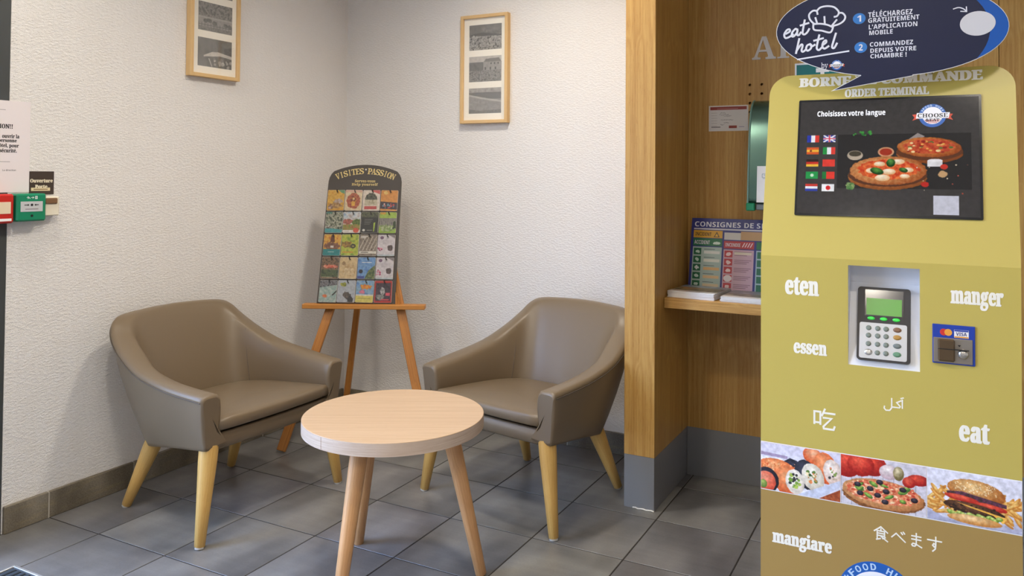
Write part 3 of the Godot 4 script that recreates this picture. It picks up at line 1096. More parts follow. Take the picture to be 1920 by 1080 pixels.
func card_prints() -> Array:
	var out := []
	var W := 96
	var H := 120
	var L := [
		"yellow card with brown animals and a green corner, first of the top row",
		"red and cream card with an oval still and a bright centre",
		"pink-edged card with a dark arched picture and red foot band",
		"orange card with a dark purple banner of red figures",
		"card of dark rocks and foliage over teal water",
		"card with blue sky, pink rooftops, green field and white foot strip",
		"black card with fine text and a lime green stroke",
		"light green card with grey cliff and pale bushes",
		"orange sunset card with brown tower and teal foot band",
		"lime green card with brown field and round black badge",
		"grey brown card with criss-cross branches and white caption strip",
		"white card with pink spots and dark round blot, upper of two alike",
		"dark brown card with a red lettered streak over moss green",
		"beige card with pale brown eggs and a round stamp",
		"blue sky card with green hillside and round dark badge",
		"white card with pink spots and dark round blot, lower of two alike",
		"sea card with dark headland, pale water and orange dot",
		"light grey card with a dark bird and yellow-green title",
		"bright card with blue sky, yellow-orange title, pink figure and yellow foot",
		"red bordered dark card with a grey white figure"]
	for i in 20:
		var im := canvas(W, H, rgb(230, 226, 220))
		match i:
			0:
				grain(im, Rect2i(0, 0, W, H), [rgb(226, 170, 50), rgb(236, 190, 80), rgb(214, 150, 40)], 1.2)
				poly(im, [60, 0, 96, 0, 96, 22, 78, 16], rgb(110, 165, 120))
				ell(im, 62, 66, 24, 16, rgb(205, 195, 200), 0.5, rgb(180, 150, 130))
				ell(im, 50, 90, 36, 16, rgb(150, 105, 60), 0.6, rgb(205, 170, 110))
				ell(im, 20, 100, 14, 14, rgb(220, 190, 180), 0.4, rgb(120, 90, 70))
				rect(im, 0, 112, W, 8, rgb(224, 165, 45))
			1:
				im.fill(rgb(234, 214, 178))
				rect(im, 0, 0, W, 14, rgb(232, 190, 170))
				ell(im, 48, 64, 38, 46, rgb(165, 72, 48), 0.15, rgb(205, 120, 80))
				ell(im, 48, 58, 18, 24, rgb(120, 46, 36), 0.2, rgb(225, 150, 60))
				ell(im, 48, 52, 6, 7, rgb(245, 215, 150))
				rect(im, 38, 68, 20, 26, rgb(238, 182, 72))
			2:
				im.fill(rgb(238, 226, 216))
				poly(im, [40, 0, 96, 0, 96, 24, 60, 10], rgb(222, 105, 105))
				ell(im, 46, 52, 34, 36, rgb(50, 52, 46), 0.1, rgb(120, 120, 105))
				rect(im, 10, 56, 72, 34, rgb(208, 200, 178))
				ell(im, 54, 68, 18, 12, rgb(230, 225, 205), 0.3, rgb(160, 150, 120))
				rect(im, 10, 94, 70, 18, rgb(205, 90, 90))
			3:
				im.fill(rgb(232, 158, 76))
				ell(im, 26, 14, 12, 10, rgb(240, 205, 120), 0.4)
				poly(im, [0, 66, 96, 72, 96, 112, 0, 108], rgb(64, 52, 66))
				specks(im, Rect2(10, 78, 76, 26), 14, 3, 6, [rgb(215, 90, 90), rgb(235, 200, 190), rgb(120, 160, 180)])
			4:
				grain(im, Rect2i(0, 0, W, H), [rgb(40, 48, 40), rgb(120, 130, 110), rgb(205, 205, 190), rgb(70, 80, 66)], 1.6)
				poly(im, [0, 92, 96, 102, 96, 120, 0, 120], rgb(80, 170, 178))
				ell(im, 18, 88, 20, 9, rgb(225, 225, 220), 0.4, rgb(90, 80, 70))
				rect(im, 0, 0, 34, 9, rgb(70, 140, 130))
			5:
				grain(im, Rect2i(0, 0, W, 56), [rgb(150, 185, 222), rgb(224, 228, 234), rgb(180, 170, 170)], 0.8)
				ell(im, 24, 56, 30, 16, rgb(205, 110, 100), 0.5, rgb(150, 90, 70))
				ell(im, 76, 60, 26, 18, rgb(60, 84, 36), 0.5, rgb(130, 150, 60))
				grain(im, Rect2i(0, 72, W, 34), [rgb(110, 140, 50), rgb(170, 160, 80), rgb(150, 90, 50)], 1.5)
				rect(im, 0, 104, W, 16, rgb(236, 232, 228))
				ell(im, 74, 106, 16, 14, rgb(226, 96, 70))
			6:
				im.fill(rgb(46, 46, 44))
				grain(im, Rect2i(0, 0, W, 30), [rgb(60, 66, 46), rgb(110, 116, 86), rgb(50, 50, 46)], 1.4)
				for k in 4:
					rect(im, 18, 42 + k * 9, 46 - k * 5, 2, rgb(170, 170, 165))
				poly(im, [70, 62, 80, 58, 76, 112, 70, 112], rgb(176, 206, 70))
				ell(im, 16, 104, 8, 7, rgb(232, 232, 228))
				rect(im, 34, 103, 30, 3, rgb(190, 190, 185))
			7:
				im.fill(rgb(168, 200, 84))
				rect(im, 4, 0, 30, 12, rgb(220, 170, 60))
				grain(im, Rect2i(0, 34, W, 44), [rgb(96, 92, 96), rgb(160, 156, 152), rgb(120, 118, 110)], 1.5, 2.0, 0.6)
				ell(im, 46, 92, 44, 20, rgb(205, 214, 180), 0.5, rgb(120, 150, 80))
				ell(im, 86, 74, 10, 24, rgb(50, 70, 34), 0.6)
				rect(im, 0, 112, W, 8, rgb(150, 190, 60))
			8:
				grain(im, Rect2i(0, 0, W, 84), [rgb(222, 140, 40), rgb(240, 196, 80), rgb(196, 110, 40)], 0.9)
				poly(im, [40, 4, 56, 4, 62, 44, 36, 44], rgb(110, 58, 34))
				ell(im, 48, 66, 44, 22, rgb(112, 70, 52), 0.3, rgb(160, 110, 80))
				rect(im, 40, 64, 18, 12, rgb(236, 230, 224))
				rect(im, 0, 84, W, 36, rgb(26, 140, 146))
				rect(im, 28, 98, 34, 3, rgb(220, 235, 235))
			9:
				grain(im, Rect2i(0, 0, W, H), [rgb(170, 196, 60), rgb(200, 206, 80), rgb(120, 160, 50)], 0.8)
				ell(im, 30, 56, 30, 18, rgb(120, 90, 40), 0.6, rgb(190, 150, 60))
				ell(im, 66, 66, 14, 13, rgb(44, 42, 36), 0.1)
				ell(im, 66, 66, 8, 6, rgb(150, 140, 80), 0.5)
				rect(im, 8, 98, 60, 5, rgb(222, 140, 50))
			10:
				grain(im, Rect2i(0, 0, W, H), [rgb(90, 80, 72), rgb(160, 148, 136), rgb(120, 108, 96)], 1.8)
				for k in 5:
					poly(im, [k * 20 - 4, 90, k * 20 + 2, 90, k * 20 + 34, 10, k * 20 + 30, 10], rgb(206, 196, 184))
				rect(im, 4, 8, 40, 5, rgb(240, 238, 232))
				rect(im, 4, 16, 30, 4, rgb(240, 238, 232))
				rect(im, 0, 94, W, 14, rgb(238, 234, 226))
				rect(im, 10, 99, 40, 4, rgb(90, 84, 80))
			11, 15:
				im.fill(rgb(222, 216, 224))
				ell(im, 22, 16, 10, 9, rgb(120, 90, 120))
				poly(im, [56, 0, 96, 0, 96, 20, 74, 8], rgb(140, 132, 134))
				for k in 3:
					rect(im, 30, 32 + k * 8, 36, 2, rgb(170, 166, 176))
				specks(im, Rect2(4, 66, 20, 30), 7, 3, 6, [rgb(190, 70, 110), rgb(150, 60, 90), rgb(225, 150, 170)])
				ell(im, 70, 74, 15, 17, rgb(64, 54, 58), 0.4, rgb(110, 90, 90))
				rect(im, 0, 112, W, 8, rgb(190, 205, 214))
			12:
				grain(im, Rect2i(0, 0, W, H), [rgb(84, 62, 44), rgb(150, 120, 90), rgb(60, 50, 38)], 1.3)
				ell(im, 46, 52, 40, 10, rgb(205, 70, 50), 0.7, rgb(240, 170, 140))
				grain(im, Rect2i(0, 70, W, 40), [rgb(60, 84, 50), rgb(96, 110, 70), rgb(40, 60, 40)], 1.2)
				rect(im, 6, 110, 60, 3, rgb(200, 200, 170))
			13:
				im.fill(rgb(222, 196, 150))
				ell(im, 22, 34, 10, 11, rgb(170, 140, 100), 0.1)
				ell(im, 54, 70, 34, 32, rgb(196, 164, 114), 0.5, rgb(214, 186, 140))
				for k in 6:
					ell(im, 36 + (k % 3) * 18, 70 + (k / 3) * 20, 10, 11, rgb(232, 212, 174), 0.1, rgb(214, 188, 146))
			14:
				grain(im, Rect2i(0, 0, W, H), [rgb(70, 120, 200), rgb(130, 176, 226), rgb(90, 140, 206)], 0.7)
				rect(im, 20, 26, 56, 4, rgb(225, 232, 240))
				poly(im, [40, 120, 60, 74, 84, 52, 96, 44, 96, 120], rgb(60, 84, 48), rgb(140, 150, 90))
				ell(im, 18, 78, 11, 11, rgb(30, 34, 50))
				rect(im, 0, 104, 40, 16, rgb(66, 84, 160))
			16:
				grain(im, Rect2i(0, 0, W, 46), [rgb(40, 44, 52), rgb(150, 150, 160), rgb(70, 66, 70)], 1.5)
				poly(im, [0, 40, 96, 24, 96, 120, 0, 120], rgb(150, 184, 182), rgb(196, 210, 208))
				poly(im, [70, 80, 96, 52, 96, 62, 76, 84], rgb(60, 60, 60))
				ell(im, 32, 86, 12, 9, rgb(232, 130, 80), 0.3)
			17:
				im.fill(rgb(186, 194, 206))
				ell(im, 28, 22, 18, 11, rgb(190, 190, 70), 0.5, rgb(110, 120, 40))
				ell(im, 54, 84, 26, 18, rgb(70, 62, 60), 0.3, rgb(120, 108, 98), 0.6)
				ell(im, 72, 104, 16, 20, rgb(48, 44, 46), 0.4)
			18:
				grain(im, Rect2i(0, 0, W, 76), [rgb(80, 130, 200), rgb(150, 190, 226), rgb(110, 150, 170)], 0.7)
				ell(im, 52, 34, 30, 13, rgb(242, 180, 50), 0.5, rgb(226, 120, 40))
				ell(im, 34, 62, 14, 11, rgb(226, 130, 160), 0.4)
				rect(im, 0, 84, W, 36, rgb(226, 214, 110))
				rect(im, 10, 96, 70, 3, rgb(160, 150, 70))
			19:
				im.fill(rgb(192, 40, 36))
				grain(im, Rect2i(7, 12, 82, 98), [rgb(40, 30, 44), rgb(80, 62, 80), rgb(30, 26, 34)], 1.0)
				ell(im, 44, 56, 13, 22, rgb(196, 196, 196), 0.4, rgb(130, 130, 136))
				ell(im, 34, 90, 24, 14, rgb(170, 176, 172), 0.5, rgb(120, 124, 124))
				rect(im, 62, 66, 24, 16, rgb(232, 90, 110))
				rect(im, 38, 100, 44, 7, rgb(226, 80, 96))
		var pm := print_mat("card_print_%d" % i, photographic(im, 0.12, 1.5), 0.35)
		pm.albedo_color = rgb(196, 193, 188)
		out.append([pm, L[i]])
	return out

# ---------------------------------------------------------------- order kiosk
const KX := 2.2155

func kiosk() -> void:
	var o := thing("order_kiosk", "tall mustard yellow food ordering kiosk with slanted touchscreen and payment terminal", "kiosk", Vector3(KX, 0, 0))
	var yellow := mat("kiosk_yellow", rgb(193, 175, 89), 0.38)
	var serif := fnt("Droid Serif", 950)
	var sans := fnt("Droid Sans", 700)
	var wm := mat("kiosk_white_print", rgb(240, 237, 226), 0.5)
	var HW := 0.2605
	var tilt := 0.2673
	# carcass behind the printed fronts
	var prof := PackedVector2Array([Vector2(-0.004, 0.0), Vector2(-0.004, 0.936), Vector2(-0.113, 1.333), Vector2(-0.16, 1.333), Vector2(-0.36, 0.97), Vector2(-0.36, 0.0)])
	var mb := MB.new()
	# leave the niche open: the carcass is built of two cheeks, a back and fillers
	for s in [-1.0, 1.0]:
		var ch := MB.new()
		var rr := []
		for x in [s * (HW - 0.012), s * (HW - 0.03)]:
			var r := PackedVector3Array()
			for q in prof:
				r.append(Vector3(x, q.y, q.x - 0.002))
			rr.append(r)
		ch.loft(rr, -1)
		part(ch, "side_cheek", mat_of("kiosk_dark", rgb(52, 50, 48), 0.6), o)
	for pl in [[Vector3(0, 1.331, -0.139), Vector3(2 * HW - 0.06, 0.004, 0.046), 0.0, "top_cap"], [Vector3(0, 1.151, -0.262), Vector3(2 * HW - 0.06, 0.412, 0.004), 0.504, "rear_slope"]]:
		var pm := MB.new()
		pm.box(Vector3.ZERO, pl[1], 0.0, Basis(Vector3.RIGHT, pl[2]))
		part(pm, pl[3], M["kiosk_dark"], o, pl[0])
	cbox("back_panel", Vector3(0, 0.485, -0.352), Vector3(2 * HW - 0.06, 0.97, 0.012), M["kiosk_dark"], o)
	# lower yellow front with the terminal's opening
	mb = MB.new()
	var T := 0.004
	var rx0 := 2.1455 - KX
	var rx1 := 2.2895 - KX
	for b in [[-HW, rx0, 0.5075, 0.94], [rx1, HW, 0.5075, 0.94], [rx0, rx1, 0.5075, 0.7062], [rx0, rx1, 0.927, 0.94]]:
		mb.box(Vector3((b[0] + b[1]) / 2, (b[2] + b[3]) / 2, -T / 2), Vector3(b[1] - b[0], b[3] - b[2], T))
	var low := part(mb, "front_panel", yellow, o)
	# below the picture strip the film is printed in a bronze tone
	var bronze := mat("kiosk_bronze", rgb(164, 134, 76), 0.38)
	var foot_print := sheet("bottom_panel", Vector3(0, 0.198, -T / 2), HW * 2, 0.396, T, bronze, o)
	# picture strip
	var strip := sheet("picture_strip", Vector3(0, 0.4520, -T / 2), HW * 2, 0.1115, T, M["white_plain"], o)
	var px := [[1.9556, 2.1288], [2.1302, 2.3012], [2.3026, 2.4752]]
	var pics := [sushi_print(), pizza_print(), burger_print()]
	for k in 3:
		sheet("food_picture", Vector3((px[k][0] + px[k][1]) / 2 - KX, 0.0, T / 2 + 0.0003), px[k][1] - px[k][0], 0.1075, 0.0006, pics[k], strip)
	# words on the front
	for wd in [["eten", 2.0096, 2.0844, 0.8525, 0.893], ["manger", 2.3477, 2.445, 0.847, 0.8875], ["essen", 2.0286, 2.1014, 0.7195, 0.744], ["eat", 2.3626, 2.419, 0.5712, 0.612]]:
		lettering(wd[0], serif, wd[1] - KX, wd[2] - KX, wd[3], wd[4], 0.0, wm, low)
	lettering("mangiare", serif, 1.981 - KX, 2.111 - KX, 0.270 - 0.198, 0.311 - 0.198, T / 2, wm, foot_print)
	mb = MB.new()
	strokes(mb, [[0, 0.85, 0, 0.25], [0, 0.85, 0.3, 0.85, 0.3, 0.25], [0, 0.32, 0.3, 0.32], [0.52, 1.0, 0.38, 0.68], [0.48, 0.82, 1.0, 0.82], [0.45, 0.58, 0.85, 0.58, 0.45, 0.15, 0.47, 0.05, 0.95, 0.05, 1.0, 0.2]], Vector2(0.0432, 0.0457), Vector2(2.0739 - KX, 0.554), 0.0042, 0, 0.0006, false)
	part(mb, "lettering", wm, low)
	mb = MB.new()
	strokes(mb, [[0.97, 0.95, 0.97, 0.35], [0.9, 1.06, 1.02, 1.12], [0.9, 0.88, 0.68, 0.72, 0.86, 0.45, 0.82, 0.35, 0.43, 0.35], [0.42, 0.98, 0.42, 0.3, 0.32, 0.08, 0.12, 0.05, 0.02, 0.2, 0.04, 0.34]], Vector2(0.0381, 0.029), Vector2(2.218 - KX, 0.614), 0.0027, 0, 0.0006, false)
	part(mb, "lettering", wm, low)
	mb = MB.new()
	var gl := [[[0.5, 1.0, 0.05, 0.65], [0.5, 1.0, 0.95, 0.65], [0.5, 0.86, 0.5, 0.72], [0.25, 0.7, 0.75, 0.7], [0.25, 0.7, 0.25, 0.1], [0.75, 0.7, 0.75, 0.38], [0.25, 0.54, 0.75, 0.54], [0.25, 0.38, 0.75, 0.38], [0.2, 0.08, 0.46, 0.18], [0.45, 0.38, 0.95, 0.05], [0.8, 0.3, 0.62, 0.2]],
		[[0.05, 0.45, 0.35, 0.75, 0.95, 0.25], [0.68, 0.86, 0.77, 0.75], [0.82, 0.92, 0.91, 0.81]],
		[[0.2, 0.8, 0.8, 0.8], [0.2, 0.58, 0.8, 0.58], [0.5, 1.0, 0.5, 0.25, 0.4, 0.12, 0.25, 0.12, 0.2, 0.2, 0.28, 0.3, 0.45, 0.28, 0.85, 0.1]],
		[[0.05, 0.75, 0.95, 0.75], [0.58, 1.0, 0.58, 0.45, 0.48, 0.32, 0.38, 0.42, 0.45, 0.55, 0.57, 0.5], [0.58, 0.5, 0.55, 0.2, 0.38, 0.02]]]
	for k in 4:
		strokes(mb, gl[k], Vector2(0.0295, 0.031), Vector2(2.197 - KX + k * 0.0348, 0.330 - 0.198), 0.0026, T / 2, T / 2 + 0.0006, false)
	part(mb, "lettering", wm, foot_print)
	logo(foot_print, Vector2(2.2045 - KX, 0.2005 - 0.198), 0.082, T / 2, false)
	# terminal niche
	var grey := mat("niche_plastic", rgb(226, 227, 232), 0.4)
	mb = MB.new()
	var nw := rx1 - rx0
	var nc := (rx0 + rx1) / 2
	mb.box(Vector3(rx0 - 0.001, 0.8166, -0.034), Vector3(0.002, 0.2208, 0.060))
	mb.box(Vector3(rx1 + 0.001, 0.8166, -0.034), Vector3(0.002, 0.2208, 0.060))
	mb.box(Vector3(nc, 0.928, -0.034), Vector3(nw, 0.002, 0.060))
	mb.box(Vector3(nc, 0.903, -0.058), Vector3(nw, 0.05, 0.002))
	var pb := Basis(Vector3.RIGHT, -0.285)
	mb.box(Vector3(nc, 0.7945, -0.0295), Vector3(nw, 0.186, 0.003), 0.0, pb)
	part(mb, "terminal_niche", grey, o)
	terminal(o, Transform3D(pb, Vector3(nc, 0.7062, -0.0025) + pb * Vector3(-0.0005, 0.012, 0.0)))
	card_reader(o, Transform3D(Basis.IDENTITY, Vector3((2.3135 + 2.3933) / 2 - KX, (0.7302 + 0.8128) / 2, 0)))
	# slanted upper front
	var out := PackedVector2Array([Vector2(-HW, 0.0), Vector2(HW, 0.0)])
	var vt := 0.449
	for i in 9:
		var a := PI / 2 * i / 8.0
		out.append(Vector2(HW - 0.05 + 0.05 * cos(a), vt - 0.05 + 0.05 * sin(a)))
	for i in 9:
		var a := PI / 2 + PI / 2 * i / 8.0
		out.append(Vector2(-HW + 0.05 + 0.05 * cos(a), vt - 0.05 + 0.05 * sin(a)))
	mb = MB.new()
	mb.prism(out, -T, 0)
	var upn := part(mb, "upper_panel", yellow, o, Vector3(0, 0.94, 0))
	upn.rotation.x = -tilt
	lettering("BORNE DE COMMANDE", serif, 2.0235 - KX, 2.4145 - KX, 0.4165, 0.4405, 0.0, wm, upn)
	lettering("ORDER TERMINAL", serif, 2.129 - KX, 2.3077 - KX, 0.3865, 0.4065, 0.0, wm, upn)
	# touchscreen
	mb = MB.new()
	mb.prism(round_rect(0.384, 0.284, 0.003, 3), -0.02, 0.003)
	var sc := part(mb, "touchscreen", mat("screen_bezel", rgb(26, 26, 30), 0.2), o)
	sc.transform = Transform3D(Basis(Vector3.RIGHT, -tilt), Vector3(0, 0.94, 0)) * Transform3D(Basis.IDENTITY, Vector3(2.2185 - KX, 0.2395, 0))
	var sm := print_mat("screen_picture", photographic(screen_print(), 0.08), 0.12)
	sm.albedo_color = rgb(200, 200, 200)
	sm.emission_enabled = true
	sm.emission_texture = sm.albedo_texture
	sm.emission = Color.BLACK
	sm.emission_energy_multiplier = 0.28
	sheet("display", Vector3(0, 0, 0.0032), 0.374, 0.274, 0.0006, sm, sc)
	var glow := mat("screen_white", rgb(240, 240, 245), 0.3)
	glow.emission_enabled = true
	glow.emission = rgb(225, 225, 235)
	glow.emission_energy_multiplier = 0.5
	lettering("Choisissez votre langue", sans, 2.0696 - 2.2185, 2.2177 - 2.2185, 0.3345 - 0.2395, 0.3525 - 0.2395, 0.0036, glow, sc, "lettering", 0.0003)
	logo(sc, Vector2(2.3145 - 2.2185, 0.334 - 0.2395), 0.0275, 0.0036, true)

func logo(parent: Node3D, c: Vector2, r: float, z: float, banner: bool) -> void:
	# round badge: blue ring with lettering, striped white disc, a banner across
	var blue := mat_of("logo_blue", rgb(28, 92, 176), 0.4)
	var white := mat_of("logo_white", rgb(240, 240, 244), 0.45)
	var sans := fnt("Droid Sans", 700)
	var pale := mat_of("logo_pale", rgb(190, 216, 240), 0.45)
	var mb := MB.new()
	mb.lathe(PackedVector2Array([Vector2(r, 0), Vector2(r, 0.0004)]), 48, -1, Vector3(c.x, c.y, z), Basis(Vector3.RIGHT, PI / 2))
	part(mb, "logo_ring", blue, parent)
	mb = MB.new()
	mb.lathe(PackedVector2Array([Vector2(r * 0.74, 0), Vector2(r * 0.74, 0.0007)]), 48, -1, Vector3(c.x, c.y, z), Basis(Vector3.RIGHT, PI / 2))
	part(mb, "logo_disc", white, parent)
	arc_lettering("*FOOD HUB*", sans, c, r * 0.865, -1.05, 1.05, r * 0.17, 0.8, z + 0.0004, pale, parent, 0.0004)
	mb = MB.new()
	for k in 3:
		var y := r * (-0.62 + k * 0.11)
		mb.box(Vector3(c.x, c.y + y, z + 0.0008), Vector3(2 * sqrt(maxf(0.0, r * r * 0.5 - y * y)), r * 0.045, 0.0003))
	part(mb, "logo_stripes", mat_of("logo_red", rgb(196, 44, 44), 0.45), parent)
	for s in [-1.0, 1.0]:
		mb = MB.new()
		var q := PackedVector2Array([Vector2(s * r * 1.05, -0.20 * r), Vector2(s * r * 1.48, -0.36 * r), Vector2(s * r * 1.32, -0.1 * r), Vector2(s * r * 1.48, 0.16 * r), Vector2(s * r * 1.05, 0.2 * r)])
		for i in q.size():
			q[i] += c + Vector2(0, -0.05 * r)
		mb.prism(q, z, z + 0.0006)
		part(mb, "logo_ribbon", mat_of("logo_orange", rgb(206, 72, 48), 0.45), parent)
	mb = MB.new()
	var bn := PackedVector2Array([Vector2(-1.22 * r, -0.24 * r), Vector2(1.18 * r, -0.24 * r), Vector2(1.26 * r, 0.24 * r), Vector2(-1.14 * r, 0.24 * r)])
	for i in bn.size():
		bn[i] += c
	mb.prism(bn, z, z + 0.0012)
	part(mb, "logo_banner", white, parent)
	var ink := mat_of("logo_ink", rgb(20, 22, 34), 0.5)
	lettering("CHOOSE", fnt("Droid Serif", 700), c.x - 1.08 * r, c.x + 1.10 * r, c.y - 0.17 * r, c.y + 0.17 * r, z + 0.0012, ink, parent, "lettering", 0.0003)
	lettering("&EAT", fnt("Droid Serif", 700), c.x - 0.5 * r, c.x + 0.5 * r, c.y - 0.50 * r, c.y - 0.27 * r, z + 0.0012, ink, parent, "lettering", 0.0003)

func terminal(o: Node3D, xf: Transform3D) -> void:
	var body := MB.new()
	var rr := round_rect(0.108, 0.162, 0.007, 4)
	for i in rr.size():
		rr[i] += Vector2(0, 0.081)
	body.prism(rr, 0.0, 0.012)
	var t := part(body, "payment_terminal", mat("terminal_black", rgb(48, 45, 46), 0.4), o)
	t.transform = xf
	var lc := mat("lcd_green", rgb(92, 150, 62), 0.25)
	lc.emission_enabled = true
	lc.emission = rgb(70, 150, 50)
	lc.emission_energy_multiplier = 0.12
	sheet("display_window", Vector3(0.0005, 0.127, 0.0124), 0.078, 0.058, 0.0012, mat("lcd_frame", rgb(72, 68, 66), 0.12), t)
	sheet("lcd", Vector3(0.0005, 0.1185, 0.0132), 0.072, 0.037, 0.0008, lc, t)
	var gk := mat("key_lit_green", rgb(60, 190, 70), 0.3)
	gk.emission_enabled = true
	gk.emission = rgb(50, 210, 70)
	gk.emission_energy_multiplier = 0.35
	for k in 3:
		var mb := MB.new()
		mb.lathe(PackedVector2Array([Vector2(1.0, 0), Vector2(0.9, 0.7), Vector2(0.5, 1.0)]), 18, 1, Vector3(-0.0255 + k * 0.0255, 0.0925, 0.012), Basis(Vector3.RIGHT, PI / 2) * Basis.from_scale(Vector3(0.0078, 0.0022, 0.0040)))
		part(mb, "function_key", gk, t)
	var plate := MB.new()
	var r2 := round_rect(0.096, 0.078, 0.004, 3)
	for i in r2.size():
		r2[i] += Vector2(-0.0008, 0.0435)
	plate.prism(r2, 0.0, 0.0132)
	part(plate, "keypad_plate", mat("keypad_silver", rgb(196, 197, 200), 0.35, 0.4), t)
	var kcol := [mat("key_grey", rgb(120, 128, 118), 0.4), mat("key_brown", rgb(128, 92, 66), 0.4), mat("key_orange", rgb(176, 132, 60), 0.4), mat("key_slate", rgb(112, 120, 118), 0.4), mat("key_green", rgb(96, 140, 108), 0.4), mat("key_silver", rgb(190, 188, 184), 0.25, 0.6)]
	var xs := [-0.030, -0.0115, 0.0055, 0.0278]
	var ys := [0.0708, 0.0545, 0.0362, 0.018]
	for r in 4:
		for c in 4:
			var w := 0.0085 if c == 3 else 0.0058
			var hh := 0.0056
			var m: Material = kcol[0]
			if c == 3:
				m = kcol[r + 1]
			elif r == 3 and c == 0:
				m = kcol[5]; w = 0.0085; hh = 0.007
			var mb := MB.new()
			mb.lathe(PackedVector2Array([Vector2(1.0, 0), Vector2(0.88, 0.7), Vector2(0.45, 1.0)]), 16, 1, Vector3(xs[c], ys[r], 0.0132), Basis(Vector3.RIGHT, PI / 2) * Basis.from_scale(Vector3(w, 0.0026, hh)))
			part(mb, "key", m, t)

func card_reader(o: Node3D, xf: Transform3D) -> void:
	var mb := MB.new()
	mb.box(Vector3(0, 0, 0.002), Vector3(0.0798, 0.0826, 0.004), 0.001)
	var r := part(mb, "card_reader", mat("reader_blue", rgb(30, 62, 160), 0.35), o)
	r.transform = xf
	mb = MB.new()
	mb.box(Vector3(-0.0015, -0.0125, 0.0045), Vector3(0.073, 0.052, 0.003), 0.001)
	part(mb, "metal_plate", mat("reader_steel", rgb(150, 142, 132), 0.35, 0.6), r)
	mb = MB.new()
	mb.box(Vector3(-0.0135, -0.0115, 0.008), Vector3(0.032, 0.047, 0.008), 0.003)
	part(mb, "card_throat", mat("reader_bronze", rgb(98, 80, 58), 0.35, 0.5), r)
	cbox("card_slot", Vector3(-0.0005, -0.0085, 0.0105), Vector3(0.058, 0.0016, 0.004), M["black"], r, 0.0)
	mb = MB.new()
	mb.lathe(PackedVector2Array([Vector2(0.0105, 0), Vector2(0.0095, 0.003), Vector2(0.006, 0.0055), Vector2(0.002, 0.0062)]), 22, 1, Vector3(0.0175, -0.0175, 0.006), Basis(Vector3.RIGHT, PI / 2))
	part(mb, "thumb_dome", mat("reader_silver", rgb(196, 192, 186), 0.22, 0.8), r)
	mb = MB.new()
	mb.prism(PackedVector2Array([Vector2(0.0075, 0.001), Vector2(0.0135, 0.001), Vector2(0.0105, -0.003)]), 0.006, 0.0066)
	part(mb, "arrow_mark", M["black"], r)
	# payment marks on the blue head
	for k in 2:
		mb = MB.new()
		mb.lathe(PackedVector2Array([Vector2(0.0072, 0), Vector2(0.0072, 0.0005 + 0.0001 * k)]), 24, -1, Vector3(-0.0185 + k * 0.0085, 0.0255, 0.004), Basis(Vector3.RIGHT, PI / 2))
		part(mb, "payment_mark", [mat_of("mark_red", rgb(206, 52, 44), 0.4), mat_of("mark_amber", rgb(232, 160, 60), 0.4)][k], r)
	sheet("payment_mark", Vector3(0.0145, 0.024, 0.0043), 0.027, 0.0165, 0.0006, M["white_plain"], r)
	sheet("payment_mark", Vector3(0.0145, 0.0305, 0.0047), 0.026, 0.003, 0.0004, M["reader_blue"], r)
	sheet("payment_mark", Vector3(0.0145, 0.0175, 0.0047), 0.026, 0.0028, 0.0004, mat_of("mark_amber", rgb(232, 160, 60)), r)
	lettering("VISA", fnt("Droid Sans", 700), 0.0045, 0.0245, 0.0205, 0.0275, 0.0046, mat_of("visa_ink", rgb(26, 40, 110), 0.5), r, "lettering", 0.0003)

